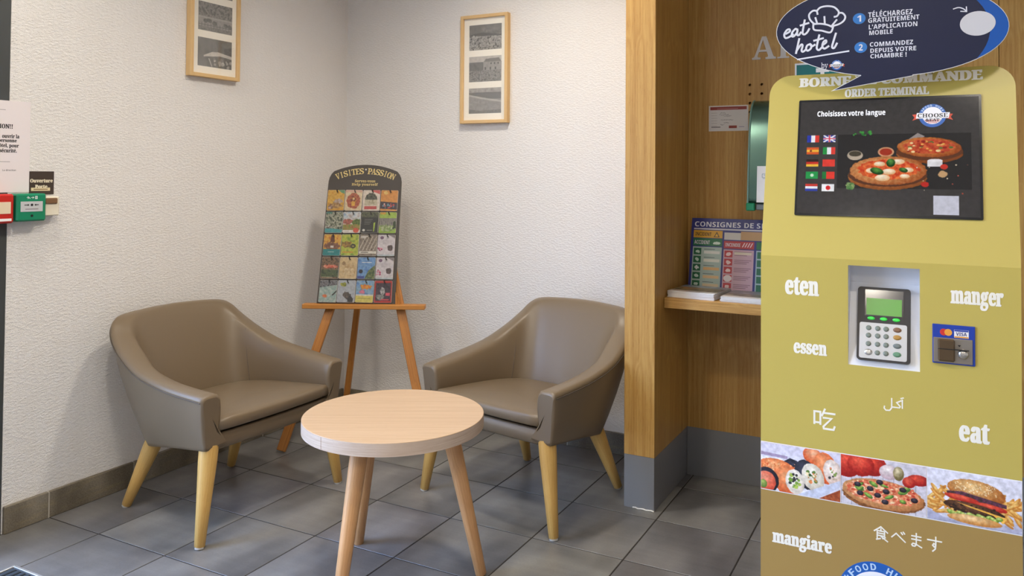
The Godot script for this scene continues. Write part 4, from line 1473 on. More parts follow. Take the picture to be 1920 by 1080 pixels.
func sushi_print() -> Material:
	var im := canvas(320, 200, rgb(222, 222, 238))
	rect(im, 0, 0, 320, 40, rgb(214, 212, 232))
	poly(im, [0, 40, 110, 46, 110, 58, 0, 54], rgb(166, 150, 184))
	poly(im, [0, 62, 106, 62, 96, 110, 0, 106], rgb(234, 234, 242))
	poly(im, [60, 92, 120, 52, 150, 60, 176, 96, 150, 130, 90, 110], rgb(28, 30, 46), rgb(60, 66, 86))
	# orange rolls at the back right
	ball(im, 214, 30, 44, 34, rgb(206, 84, 40), rgb(250, 190, 150), 0.5)
	ball(im, 262, 70, 46, 66, rgb(214, 90, 40), rgb(250, 170, 120), -0.25)
	ball(im, 290, 84, 36, 54, rgb(216, 190, 176), rgb(252, 244, 236), -0.2)
	specks(im, Rect2(276, 66, 34, 44), 10, 3, 7, [rgb(70, 64, 60), rgb(232, 130, 90), rgb(206, 180, 150), rgb(130, 150, 80)])
	# dark-wrapped roll with pale face
	ball(im, 186, 110, 46, 62, rgb(22, 24, 36), rgb(70, 74, 92), -0.3)
	ball(im, 212, 116, 44, 58, rgb(206, 196, 178), rgb(252, 248, 238), -0.3)
	specks(im, Rect2(190, 92, 40, 46), 20, 3, 8, [rgb(96, 130, 56), rgb(232, 140, 80), rgb(190, 150, 90), rgb(60, 90, 40), rgb(236, 220, 180)])
	# orange rolls in front
	ball(im, 66, 104, 80, 40, rgb(206, 84, 36), rgb(250, 178, 124), 0.1)
	specks(im, Rect2(10, 74, 130, 40), 60, 2, 4, [rgb(240, 140, 76), rgb(252, 190, 140), rgb(214, 96, 46)])
	ball(im, 112, 150, 56, 66, rgb(208, 88, 42), rgb(248, 170, 116), -0.2)
	ball(im, 140, 148, 38, 52, rgb(216, 206, 192), rgb(254, 250, 242), -0.15)
	specks(im, Rect2(120, 118, 40, 62), 22, 3, 9, [rgb(170, 196, 84), rgb(120, 160, 66), rgb(232, 222, 200), rgb(54, 54, 54)])
	ball(im, 22, 160, 52, 54, rgb(24, 24, 36), rgb(64, 64, 80))
	ball(im, 20, 166, 42, 44, rgb(206, 78, 54), rgb(246, 160, 130))
	ball(im, 10, 178, 15, 18, rgb(90, 120, 50), rgb(170, 190, 100))
	poly(im, [150, 200, 196, 176, 320, 112, 320, 138, 236, 200], rgb(200, 206, 226))
	poly(im, [236, 200, 320, 150, 320, 200], rgb(186, 98, 54), rgb(140, 62, 34))
	return print_mat("sushi_print", photographic(im, 0.15), 0.4)

func pizza_print() -> Material:
	var im := canvas(320, 200, rgb(206, 202, 212))
	for k in 8:
		rect(im, k * 40, 60, 2, 140, rgb(150, 146, 156))
	ball(im, 20, 34, 62, 56, rgb(150, 20, 16), rgb(240, 90, 66))
	ball(im, 120, 26, 54, 44, rgb(150, 20, 16), rgb(238, 86, 62))
	ball(im, 76, 32, 52, 46, rgb(160, 22, 18), rgb(244, 100, 74))
	ball(im, 182, 44, 36, 30, rgb(190, 164, 172), rgb(250, 242, 238))
	ball(im, 218, 44, 20, 28, rgb(110, 96, 54), rgb(236, 222, 184))
	ball(im, 290, 58, 40, 22, rgb(150, 20, 18), rgb(236, 90, 66))
	ball(im, 256, 72, 24, 22, rgb(156, 22, 18), rgb(244, 110, 84))
	ell(im, 160, 150, 154, 56, rgb(120, 74, 40), 0.04, rgb(150, 96, 54))
	ball(im, 158, 138, 152, 58, rgb(176, 112, 62), rgb(240, 204, 156), 0.04, 0.1)
	ell(im, 158, 130, 138, 46, rgb(206, 88, 54), 0.1, rgb(240, 176, 132))
	specks(im, Rect2(44, 94, 232, 74), 150, 3, 8, [rgb(184, 50, 38), rgb(240, 190, 160), rgb(222, 116, 86), rgb(244, 214, 170), rgb(200, 80, 54)], 0.6)
	for k in 11:
		ball(im, rng.randf_range(70, 260), rng.randf_range(98, 162), rng.randf_range(12, 20), rng.randf_range(5, 9), rgb(60, 110, 40), rgb(176, 206, 96), rng.randf_range(-0.6, 0.6))
	for q in [[64, 112], [148, 90], [172, 124], [234, 106], [74, 146], [276, 140], [168, 166], [140, 144], [112, 122]]:
		ball(im, q[0], q[1], 13, 10, rgb(20, 16, 24), rgb(84, 76, 92))
	return print_mat("pizza_print", photographic(im, 0.15), 0.4)

func burger_print() -> Material:
	var im := canvas(320, 200, rgb(222, 222, 236))
	ball(im, 150, 156, 200, 58, rgb(180, 180, 204), rgb(246, 246, 252))
	for k in 46:
		var left := k % 2 == 0
		var x := rng.randf_range(0, 84) if left else rng.randf_range(236, 316)
		ball(im, x, rng.randf_range(76, 158), rng.randf_range(24, 40), 7.5, rgb(196, 120, 40), rgb(252, 220, 140), rng.randf_range(-1.1, 1.1))
	ball(im, 168, 66, 98, 44, rgb(164, 92, 34), rgb(246, 206, 140), 0.1)
	specks(im, Rect2(96, 34, 140, 40), 110, 1.2, 2.4, [rgb(252, 238, 206), rgb(240, 214, 166)])
	poly(im, [68, 78, 120, 72, 270, 98, 270, 112, 180, 104, 70, 92], rgb(56, 44, 40), rgb(116, 60, 96))
	ball(im, 120, 98, 60, 12, rgb(170, 30, 22), rgb(244, 110, 80), 0.12)
	ball(im, 216, 116, 56, 12, rgb(170, 30, 22), rgb(240, 104, 76), 0.12)
	ball(im, 160, 134, 104, 22, rgb(40, 22, 14), rgb(140, 92, 62), 0.1)
	specks(im, Rect2(70, 118, 180, 34), 50, 2, 5, [rgb(66, 38, 24), rgb(120, 76, 48), rgb(44, 26, 18)], 0.7)
	poly(im, [96, 114, 272, 148, 258, 172, 226, 146, 150, 130], rgb(244, 196, 96), rgb(230, 170, 60))
	for k in 16:
		ball(im, 80 + k * 11, 156 + (k % 3) * 4, 12, 8, rgb(96, 140, 40), rgb(220, 230, 140), rng.randf_range(-0.5, 0.5))
	ball(im, 162, 176, 92, 18, rgb(196, 130, 62), rgb(250, 218, 164), 0.03)
	poly(im, [0, 158, 60, 184, 160, 196, 320, 192, 320, 200, 0, 200], rgb(170, 172, 198))
	return print_mat("burger_print", photographic(im, 0.15), 0.4)

func screen_print() -> Image:
	var im := canvas(576, 424, rgb(62, 59, 58))
	rect(im, 132, 130, 420, 200, rgb(42, 40, 40))
	# flags
	var F := [
		["v", rgb(44, 60, 170), rgb(236, 236, 240), rgb(220, 60, 50)], ["u"],
		["h", rgb(214, 90, 40), rgb(240, 180, 60), rgb(214, 90, 40)], ["v", rgb(40, 150, 70), rgb(236, 236, 240), rgb(222, 66, 56)],
		["h", rgb(50, 30, 30), rgb(200, 50, 40), rgb(240, 190, 60)], ["h", rgb(224, 62, 50), rgb(224, 62, 50), rgb(224, 62, 50)],
		["h", rgb(36, 150, 74), rgb(36, 150, 74), rgb(36, 150, 74)], ["v", rgb(36, 120, 60), rgb(222, 60, 48), rgb(222, 60, 48)],
		["h", rgb(206, 60, 50), rgb(236, 236, 240), rgb(50, 66, 160)], ["j"]]
	for i in 10:
		var x := 26 + (i % 2) * 56
		var y := 131 + (i / 2) * 46
		var w := 42
		var h := 27
		var f: Array = F[i]
		if f[0] == "v":
			for k in 3:
				rect(im, x + k * w / 3, y, w / 3, h, f[k + 1])
		elif f[0] == "h":
			for k in 3:
				rect(im, x, y + k * h / 3, w, h / 3, f[k + 1])
		elif f[0] == "u":
			rect(im, x, y, w, h, rgb(50, 56, 150))
			poly(im, [x, y, x + 5, y, x + w, y + h - 3, x + w, y + h, x + w - 5, y + h, x, y + 3], rgb(236, 236, 240))
			poly(im, [x + w - 5, y, x + w, y, x + w, y + 3, x + 5, y + h, x, y + h, x, y + h - 3], rgb(236, 236, 240))
			rect(im, x, y + 10, w, 7, rgb(236, 236, 240))
			rect(im, x + 17, y, 8, h, rgb(236, 236, 240))
			rect(im, x, y + 12, w, 3, rgb(210, 44, 70))
			rect(im, x + 19, y, 4, h, rgb(210, 44, 70))
		else:
			rect(im, x, y, w, h, rgb(240, 240, 242))
			ell(im, x + w / 2.0, y + h / 2.0, 8, 8, rgb(214, 40, 44))
	ell(im, 26 + 21, 131 + 3 * 46 + 13, 6, 6, rgb(200, 226, 200))
	ell(im, 26 + 14, 131 + 46 + 13, 4, 4, rgb(120, 60, 40))
	# herbs, sauces, pizzas on boards
	specks(im, Rect2(180, 120, 60, 14), 12, 2, 5, [rgb(60, 150, 60), rgb(40, 110, 46)])
	poly(im, [330, 176, 390, 128, 412, 140, 372, 186], rgb(150, 140, 136))
	ball(im, 425, 204, 102, 34, rgb(130, 66, 26), rgb(226, 150, 84))
	ell(im, 425, 196, 102, 32, rgb(96, 54, 32), 0.02)
	ball(im, 424, 180, 98, 36, rgb(150, 70, 26), rgb(244, 170, 90), 0.04, 0.1)
	ell(im, 424, 177, 80, 26, rgb(176, 56, 34), 0.1, rgb(216, 106, 60))
	specks(im, Rect2(350, 156, 146, 42), 46, 3, 8, [rgb(226, 170, 80), rgb(90, 110, 50), rgb(150, 40, 30), rgb(236, 210, 150), rgb(206, 84, 50)], 0.6)
	ell(im, 190, 208, 26, 18, rgb(186, 170, 150), 0.0)
	ell(im, 190, 202, 20, 10, rgb(70, 64, 50), 0.0)
	ell(im, 290, 196, 26, 18, rgb(206, 150, 110), 0.0)
	ell(im, 290, 196, 20, 13, rgb(160, 50, 30), 0.0)
	ball(im, 294, 288, 126, 46, rgb(140, 76, 30), rgb(236, 166, 96))
	ell(im, 294, 280, 124, 42, rgb(90, 50, 30), 0.02)
	ball(im, 296, 264, 122, 52, rgb(160, 84, 38), rgb(250, 204, 140), 0.0, 0.1)
	ell(im, 298, 260, 98, 36, rgb(196, 56, 28), 0.12, rgb(232, 124, 60))
	for q in [[270, 240, 18], [330, 232, 20], [246, 264, 20], [300, 268, 22], [360, 262, 18], [280, 290, 24], [350, 284, 16]]:
		ball(im, q[0], q[1], q[2], q[2] * 0.5, rgb(226, 180, 130), rgb(255, 246, 226))
	for q in [[306, 236, 14, 15], [262, 266, 22, 12], [346, 262, 14, 8]]:
		ball(im, q[0], q[1], q[2], q[3], rgb(20, 60, 22), rgb(96, 160, 70), 0.3)
	rect(im, 420, 228, 46, 22, rgb(222, 220, 222))
	ell(im, 443, 228, 23, 6, rgb(236, 234, 236))
	ell(im, 470, 250, 12, 9, rgb(200, 50, 36), 0.2)
	ell(im, 466, 276, 14, 12, rgb(196, 156, 110), 0.3)
	ell(im, 412, 312, 12, 9, rgb(190, 40, 32), 0.3)
	ell(im, 176, 322, 14, 14, rgb(60, 110, 56), 0.4, rgb(150, 170, 110))
	specks(im, Rect2(380, 240, 160, 110), 10, 1.5, 3, [rgb(220, 200, 170), rgb(190, 80, 60)])
	rect(im, 438, 352, 76, 66, rgb(200, 200, 212))
	return im

# ---------------------------------------------------------------- speech bubble sign over the kiosk
func bubble_sign() -> void:
	var o := thing("speech_bubble_sign", "dark blue speech bubble sign with white lettering fixed above the kiosk", "sign", Vector3(2.221, 1.459, -0.05))
	var E := ellipse_poly(0.2405, 0.107, 72, -0.053)
	var tail := PackedVector2Array([Vector2(-0.045, -0.098), Vector2(-0.1168, -0.1354), Vector2(0.055, -0.1085), Vector2(0.06, -0.08), Vector2(-0.045, -0.08)])
	var whole: PackedVector2Array = Geometry2D.merge_polygons(E, tail)[0]
	var mb := MB.new()
	mb.prism(whole, -0.004, 0.0)
	part(mb, "backing", M["white_plain"], o)
	var inner: PackedVector2Array = Geometry2D.offset_polygon(whole, -0.0012)[0]
	mb = MB.new()
	mb.prism(inner, 0.0, 0.0006)
	part(mb, "printed_face", mat("sign_navy", rgb(26, 32, 62), 0.3), o)
	var dark := ellipse_poly(0.236, 0.14, 72)
	for i in dark.size():
		dark[i] += Vector2(-0.031, -0.014)
	mb = MB.new()
	for q in Geometry2D.clip_polygons(Geometry2D.offset_polygon(E, -0.0013)[0], dark):
		if q[0].x > 0.1 and not Geometry2D.is_polygon_clockwise(q):
			mb.prism(q, 0.0, 0.0009)
	part(mb, "blue_swoosh", mat("sign_blue", rgb(10, 84, 170), 0.3), o)
	for s in [-0.06, 0.09]:
		mb = MB.new()
		mb.tube(PackedVector3Array([Vector3(s, -0.095, -0.004), Vector3(s, -0.095, -0.062)]), 0.006, 10)
		part(mb, "standoff", M["steel"], o)
	var w := mat("sign_white", rgb(226, 228, 238), 0.45)
	var z := 0.0006
	mb = MB.new()
	strokes(mb, [[-217.5,6.1,-208.7,11.2,-210.0,16.3,-215.9,14.3,-221.5,4.8,-219.1,-3.7,-211.1,-2.6,-201.6,3.3],[-192.1,14.1,-196.1,16.0,-203.2,8.3,-204.0,-0.7,-199.2,-1.0,-192.1,7.5,-191.3,13.2,-192.1,2.5,-188.2,0.6,-183.5,6.8],[-174.9,34.9,-178.0,17.9,-179.6,4.9,-175.7,1.3,-169.4,5.7,-164.8,13.5],[-184.3,23.3,-166.3,27.6],[-187.4,-8.5,-194.5,-41.7],[-193.7,-36.9,-183.5,-22.8,-179.6,-24.7,-181.9,-36.0,-178.8,-39.5,-172.6,-35.0],[-163.2,-22.5,-169.4,-25.4,-171.8,-33.4,-167.9,-37.7,-160.9,-32.5,-160.1,-25.2,-163.2,-22.5,-158.6,-27.8,-152.4,-24.9],[-142.4,-2.9,-146.2,-20.5,-147.8,-33.4,-143.2,-37.8,-137.0,-32.5],[-153.9,-15.0,-133.9,-10.8],[-134.0,-26.2,-127.1,-21.0,-127.8,-16.1,-133.2,-19.8,-135.5,-29.4,-130.9,-35.3,-121.8,-30.3],[-105.8,-1.6,-111.1,-19.7,-114.2,-32.4,-109.6,-35.2,-103.6,-25.1]], Vector2(0.001, 0.001), Vector2.ZERO, 0.0044, z, z + 0.0006)
	part(mb, "script_lettering", w, o)
	mb = MB.new()
	strokes(mb, [[-147.7,54.6,-140.0,62.0,-124.7,63.9,-109.6,60.0,-100.5,50.3,-99.8,43.8,-103.5,38.5,-108.8,37.4],[-146.2,47.1,-148.5,54.6,-157.0,55.4,-164.7,47.9,-164.0,38.0,-158.5,29.4,-152.4,24.0],[-99.8,45.4,-91.5,44.7,-85.5,36.2,-88.5,26.8,-99.0,19.6,-114.1,16.0],[-155.5,24.2,-153.9,11.1,-137.0,7.3,-117.9,1.8,-111.1,15.8],[-155.5,24.2,-140.1,23.8,-124.8,20.1,-114.1,14.4],[-150.8,38.5,-147.0,25.2],[-130.9,39.3,-130.1,23.0],[-104.3,29.7,-114.1,17.6]], Vector2(0.001, 0.001), Vector2.ZERO, 0.0040, z, z + 0.0006)
	part(mb, "chef_hat_drawing", w, o)
	mb = MB.new()
	strokes(mb, [[-191.0, -57.0, -78.2, -44.5]], Vector2(0.001, 0.001), Vector2.ZERO, 0.0034, z, z + 0.0006)
	part(mb, "underline", w, o)
	mb = MB.new()
	strokes(mb, [[135.5,33.6,145.6,35.8,154.9,31.9,160.2,26.2],[149.6,27.2,160.7,25.6],[160.7,25.6,160.2,35.9]], Vector2(0.001, 0.001), Vector2.ZERO, 0.0022, z, z + 0.0006)
	part(mb, "arrow_drawing", w, o)
	var sans := fnt("Droid Sans", 700)
	for t in [["TÉLÉCHARGEZ", -0.0363, 0.0548, 0.0296, 0.0445], ["GRATUITEMENT", -0.0364, 0.0687, 0.0172, 0.0277], ["L'APPLICATION", -0.0353, 0.0644, 0.0022, 0.0127], ["MOBILE", -0.0342, 0.0146, -0.0110, -0.0008], ["COMMANDEZ", -0.0331, 0.0557, -0.0378, -0.0277], ["DEPUIS VOTRE", -0.032, 0.0621, -0.0520, -0.0419], ["CHAMBRE !", -0.032, 0.0427, -0.0648, -0.0547]]:
		lettering(t[0], sans, t[1], t[2], t[3], t[4], z, w, o)
	var disc := mat("sign_disc", rgb(52, 122, 196), 0.4)
	for k in 2:
		var c := [Vector2(-0.0555, 0.0288), Vector2(-0.0523, -0.0378)][k] as Vector2
		mb = MB.new()
		var e := ellipse_poly(0.0135, 0.0125, 28)
		for i in e.size():
			e[i] += c
		mb.prism(e, z, z + 0.0005)
		part(mb, "number_disc", disc, o)
		lettering(str(k + 1), sans, c.x - 0.0042, c.x + 0.0042, c.y - 0.0072, c.y + 0.0072, z + 0.0005, w, o)
	mb = MB.new()
	var e2 := ellipse_poly(0.0337, 0.0265, 36)
	for i in e2.size():
		e2[i] += Vector2(0.1813, -0.0018)
	mb.prism(e2, z, z + 0.0009)
	part(mb, "pale_oval", mat("sign_pale", rgb(206, 206, 212), 0.5), o)
	lettering("by", fnt("Droid Serif", 400), -0.138, -0.1235, -0.084, -0.068, z, w, o)
	logo(o, Vector2(-0.104, -0.0755), 0.0118, z, true)

# ---------------------------------------------------------------- framed photographs
func photo(i: int) -> Material:
	var im := canvas(168, 114, rgb(170, 168, 164))
	var G := func(v: int) -> Color: return rgb(v, v * 0.985, v * 0.96)
	match i:
		0:  # cattle behind a fence under trees
			grain(im, Rect2i(0, 0, 168, 56), [G.call(50), G.call(90), G.call(170), G.call(70)], 1.8)
			rect(im, 0, 56, 168, 58, G.call(168))
			for q in [[34, 74], [52, 72], [80, 78], [134, 80], [156, 82]]:
				ell(im, q[0], q[1], 12, 8, G.call(60), 0.4, G.call(110))
			rect(im, 0, 60, 168, 3, G.call(205))
			for k in 12:
				rect(im, k * 15, 84, 2, 30, G.call(70))
			rect(im, 0, 90, 168, 2, G.call(80))
			grain(im, Rect2i(0, 98, 168, 16), [G.call(110), G.call(150), G.call(90)], 2.0)
		1:  # white straw hat with flowers
			grain(im, Rect2i(0, 0, 168, 114), [G.call(96), G.call(120), G.call(70)], 0.6, 1.0, 0.4)
			poly(im, [84, 0, 168, 0, 168, 60, 100, 60], G.call(78), G.call(104))
			poly(im, [28, 70, 70, 52, 100, 50, 168, 60, 168, 72, 110, 66, 60, 72, 28, 76], G.call(240))
			poly(im, [50, 74, 168, 72, 168, 114, 66, 114], G.call(84), G.call(110))
			specks(im, Rect2(80, 78, 84, 34), 14, 4, 9, [G.call(190), G.call(226), G.call(140)])
			poly(im, [50, 80, 56, 80, 72, 112, 66, 112], G.call(200))
		2:  # lane between hedges
			grain(im, Rect2i(0, 0, 168, 114), [G.call(70), G.call(120), G.call(160)], 1.2)
			poly(im, [70, 114, 82, 40, 92, 40, 120, 114], G.call(190))
		3:  # field under wooded hills
			grain(im, Rect2i(0, 0, 168, 44), [G.call(90), G.call(130), G.call(104)], 1.0)
			ell(im, 110, 20, 54, 16, G.call(150), 0.3, G.call(120))
			grain(im, Rect2i(0, 44, 168, 70), [G.call(70), G.call(150), G.call(210), G.call(120)], 2.4)
			poly(im, [0, 44, 60, 36, 168, 48, 168, 54, 0, 50], G.call(70))
			specks(im, Rect2(0, 50, 168, 60), 60, 2, 5, [G.call(60), G.call(215), G.call(190)])
		4:  # farmhouse
			rect(im, 0, 0, 168, 30, G.call(224))
			grain(im, Rect2i(0, 26, 168, 46), [G.call(84), G.call(120), G.call(100)], 1.4)
			poly(im, [76, 26, 88, 12, 156, 10, 166, 26], G.call(130))
			rect(im, 74, 26, 92, 38, G.call(176))
			for k in 3:
				rect(im, 112 + k * 18, 30, 6, 8, G.call(60))
				rect(im, 82 + k * 26, 50, 7, 12, G.call(70))
			grain(im, Rect2i(0, 64, 168, 50), [G.call(70), G.call(130), G.call(180), G.call(96)], 2.4)
		5:  # beach and surf
			grain(im, Rect2i(0, 0, 168, 22), [G.call(170), G.call(200), G.call(160)], 0.8)
			rect(im, 0, 20, 168, 30, G.call(116))
			poly(im, [0, 32, 60, 44, 120, 50, 168, 62, 168, 104, 0, 98], G.call(176), G.call(160))
			poly(im, [0, 28, 70, 42, 140, 54, 168, 58, 168, 66, 90, 54, 0, 36], G.call(214))
			poly(im, [0, 94, 60, 102, 168, 98, 168, 114, 0, 114], G.call(110), G.call(140))
	var pm := print_mat("photograph_%d" % i, photographic(im, 0.1, 1.5), 0.4)
	pm.albedo_color = rgb(206, 203, 198)
	return pm

func pictures() -> void:
	for k in 2:
		var o := thing("picture_frame", ["pale wood frame of three photographs, hung highest above the left armchair", "pale wood frame of three landscape photographs on the back wall above right armchair"][k], "picture", Vector3(XW, 1.7435, -0.3185) if k == 0 else Vector3(0.5330, 1.596, ZW), PI / 2 if k == 0 else 0.0, "framed photographs")
		var W := 0.2425
		var H := 0.484
		var D := 0.028
		var r := 0.0145
		for s in [-1.0, 1.0]:
			cbox("stile", Vector3(s * (W - r) / 2, 0, D / 2), Vector3(r, H, D), M["frame_wood"], o, 0.0012)
			cbox("rail", Vector3(0, s * (H - r) / 2, D / 2), Vector3(W - 2 * r, r, D), M["frame_wood_flat"], o, 0.0012)
		cbox("mount", Vector3(0, 0, 0.010), Vector3(W - 2 * r, H - 2 * r, 0.012), mat_of("mount_card", rgb(246, 240, 226), 0.8), o, 0.0)
		for j in 3:
			sheet("photograph", Vector3(0.003, 0.1415 - j * 0.1415, 0.0163), 0.166, 0.113, 0.0006, photo([2, 0, 1, 3, 4, 5][k * 3 + j]), o)
		cbox("pane", Vector3(0, 0, 0.0215), Vector3(W - 2 * r, H - 2 * r, 0.002), M["pane_glass"], o, 0.0)

# ---------------------------------------------------------------- fittings by the entrance
func on_left(called: String, label: String, category: String, z: float, y: float) -> Node3D:
	return thing(called, label, category, Vector3(XW, y, z), PI / 2)

func wall_fittings() -> void:
	var serif := fnt("Droid Serif", 850)
	var sans := fnt("Droid Sans", 400)
	var ink := mat("ink", rgb(40, 38, 42), 0.7)
	# A4 notice: local x = (z0 - z)
	var z0 := 0.492
	var o := on_left("notice_sheet", "white printed paper notice on the left wall above the call points", "notice", z0, 1.2025)
	sheet("paper", Vector3(0, 0, 0.0008), 0.21, 0.287, 0.0012, mat("paper", rgb(232, 224, 226), 0.75), o)
	var Z := 0.0014
	lettering("ATTENTION!!", serif, -0.05, z0 - 0.441, 1.2585 - 1.2025, 1.2725 - 1.2025, Z, ink, o, "lettering", 0.0002)
	for t in [["ouvrir la", 0.420, 1.229, 0.052, 0.0125], ["personne", 0.428, 1.213, 0.056, 0.0115], ["hôtel, pour", 0.421, 1.197, 0.068, 0.015], ["sécurité.", 0.427, 1.184, 0.052, 0.0125]]:
		lettering(t[0], serif, z0 - t[1] - t[3], z0 - t[1], t[2] - 1.2025, t[2] + t[4] - 1.2025, Z, ink, o, "lettering", 0.0002)
	lettering("La direction", sans, z0 - 0.429 - 0.04, z0 - 0.429, 1.126 - 1.2025, 1.132 - 1.2025, Z, ink, o, "lettering", 0.0002)
	for q in [[0.447, 1.155, 0.05], [0.463, 1.317, 0.04]]:
		sheet("text_line", Vector3(z0 - q[0] - q[2] / 2, q[1] - 1.2025, Z), q[2], 0.0015, 0.0003, mat_of("faint_ink", rgb(150, 142, 146), 0.8), o)
	# door release sign
	o = on_left("door_sign", "dark brown door opening sign with cream lettering beside the paper notice", "sign", 0.3475, 1.0885)
	cbox("plate", Vector3(0, 0, 0.0015), Vector3(0.079, 0.075, 0.003), mat("sign_brown", rgb(64, 52, 46), 0.5), o, 0.0008)
	var cream := mat("cream_print", rgb(238, 228, 204), 0.6)
	lettering("Ouverture", serif, -0.0375, 0.0345, 0.001, 0.013, 0.003, cream, o)
	lettering("Porte", serif, -0.022, 0.0175, -0.018, -0.006, 0.003, cream, o)
	sheet("paper_strip", Vector3(-0.004, -0.0205, 0.0034), 0.061, 0.0105, 0.0006, mat("strip_cream", rgb(224, 206, 166), 0.7), o)
	sheet("text_line", Vector3(-0.004, -0.0205, 0.0039), 0.045, 0.0025, 0.0003, mat("strip_ink", rgb(120, 96, 70), 0.8), o)
	# ivory push-button box
	o = on_left("door_button_box", "ivory push-button box with brown rocker under the door sign", "switch", 0.3345, 1.0135)
	cbox("housing", Vector3(0, 0, 0.016), Vector3(0.056, 0.062, 0.032), mat("ivory", rgb(232, 224, 204), 0.45), o, 0.003)
	cbox("rocker", Vector3(-0.001, 0.017, 0.034), Vector3(0.042, 0.019, 0.007), mat("rocker_brown", rgb(136, 106, 82), 0.25, 0.3), o, 0.003)
	# green emergency release
	o = on_left("green_call_point", "green emergency door release box with white label plate", "call point", 0.403, 1.012)
	cbox("housing", Vector3(0, 0, 0.024), Vector3(0.092, 0.087, 0.044), mat("call_green", rgb(10, 132, 96), 0.4), o, 0.005)
	cbox("back_box", Vector3(0, 0, 0.003), Vector3(0.088, 0.083, 0.006), mat("call_green_dark", rgb(8, 96, 72), 0.5), o, 0.001)
	sheet("label_plate", Vector3(-0.001, 0.003, 0.0466), 0.068, 0.032, 0.0014, mat("plate_grey", rgb(198, 200, 204), 0.4), o)
	var mb := MB.new()
	strokes(mb, [[-22, 8, -12, 8], [20, 8, 10, 8]], Vector2(0.001, 0.001), Vector2(-0.001, 0), 0.0025, 0.0473, 0.0477, false)
	for s in [-1.0, 1.0]:
		mb.prism(PackedVector2Array([Vector2(s * 0.0075 - 0.001, 0.008), Vector2(s * 0.0125 - 0.001, 0.0115), Vector2(s * 0.0125 - 0.001, 0.0045)]), 0.0473, 0.0477)
	var e := ellipse_poly(0.004, 0.004, 14)
	for i in e.size():
		e[i] += Vector2(-0.001, 0.008)
	mb.prism(e, 0.0473, 0.0477)
	part(mb, "press_marks", ink, o)
	sheet("text_line", Vector3(-0.001, -0.005, 0.0475), 0.04, 0.003, 0.0003, M["faint_ink"], o)
	mb = MB.new()
	strokes(mb, [[-12, 34, -8, 31, -12, 28], [-8, 31, -5, 28], [-15, 31, -10, 33], [-2, 31, 6, 31], [3, 33.5, 6.5, 31, 3, 28.5], [11, 35, 17, 35, 17, 27, 11, 27, 11, 35], [14, 35, 14, 27]], Vector2(0.001, 0.001), Vector2(-0.001, 0), 0.0014, 0.046, 0.0464, false)
	part(mb, "exit_pictogram", M["white_plain"], o)
	mb = MB.new()
	mb.lathe(PackedVector2Array([Vector2(0.004, 0), Vector2(0.004, 0.0012), Vector2(0.002, 0.0014)]), 14, -1, Vector3(0.0, -0.026, 0.046), Basis(Vector3.RIGHT, PI / 2))
	part(mb, "key_hole", M["black"], o)
	# red fire call point on the dark door post, mostly out of the picture
	o = on_left("red_call_point", "red fire alarm call point at the left edge on the dark post", "call point", 0.5005, 1.010)
	cbox("housing", Vector3(0, 0, 0.024), Vector3(0.088, 0.09, 0.044), mat("call_red", rgb(196, 36, 30), 0.4), o, 0.005)
	cbox("back_box", Vector3(0, 0, 0.003), Vector3(0.084, 0.086, 0.006), mat("call_red_dark", rgb(150, 28, 24), 0.5), o, 0.001)
	sheet("label_plate", Vector3(0.001, 0.003, 0.0466), 0.064, 0.036, 0.0014, mat("plate_cream", rgb(232, 214, 186), 0.4), o)
	sheet("label_foot", Vector3(0.001, -0.034, 0.0463), 0.07, 0.008, 0.0008, M["white_plain"], o)

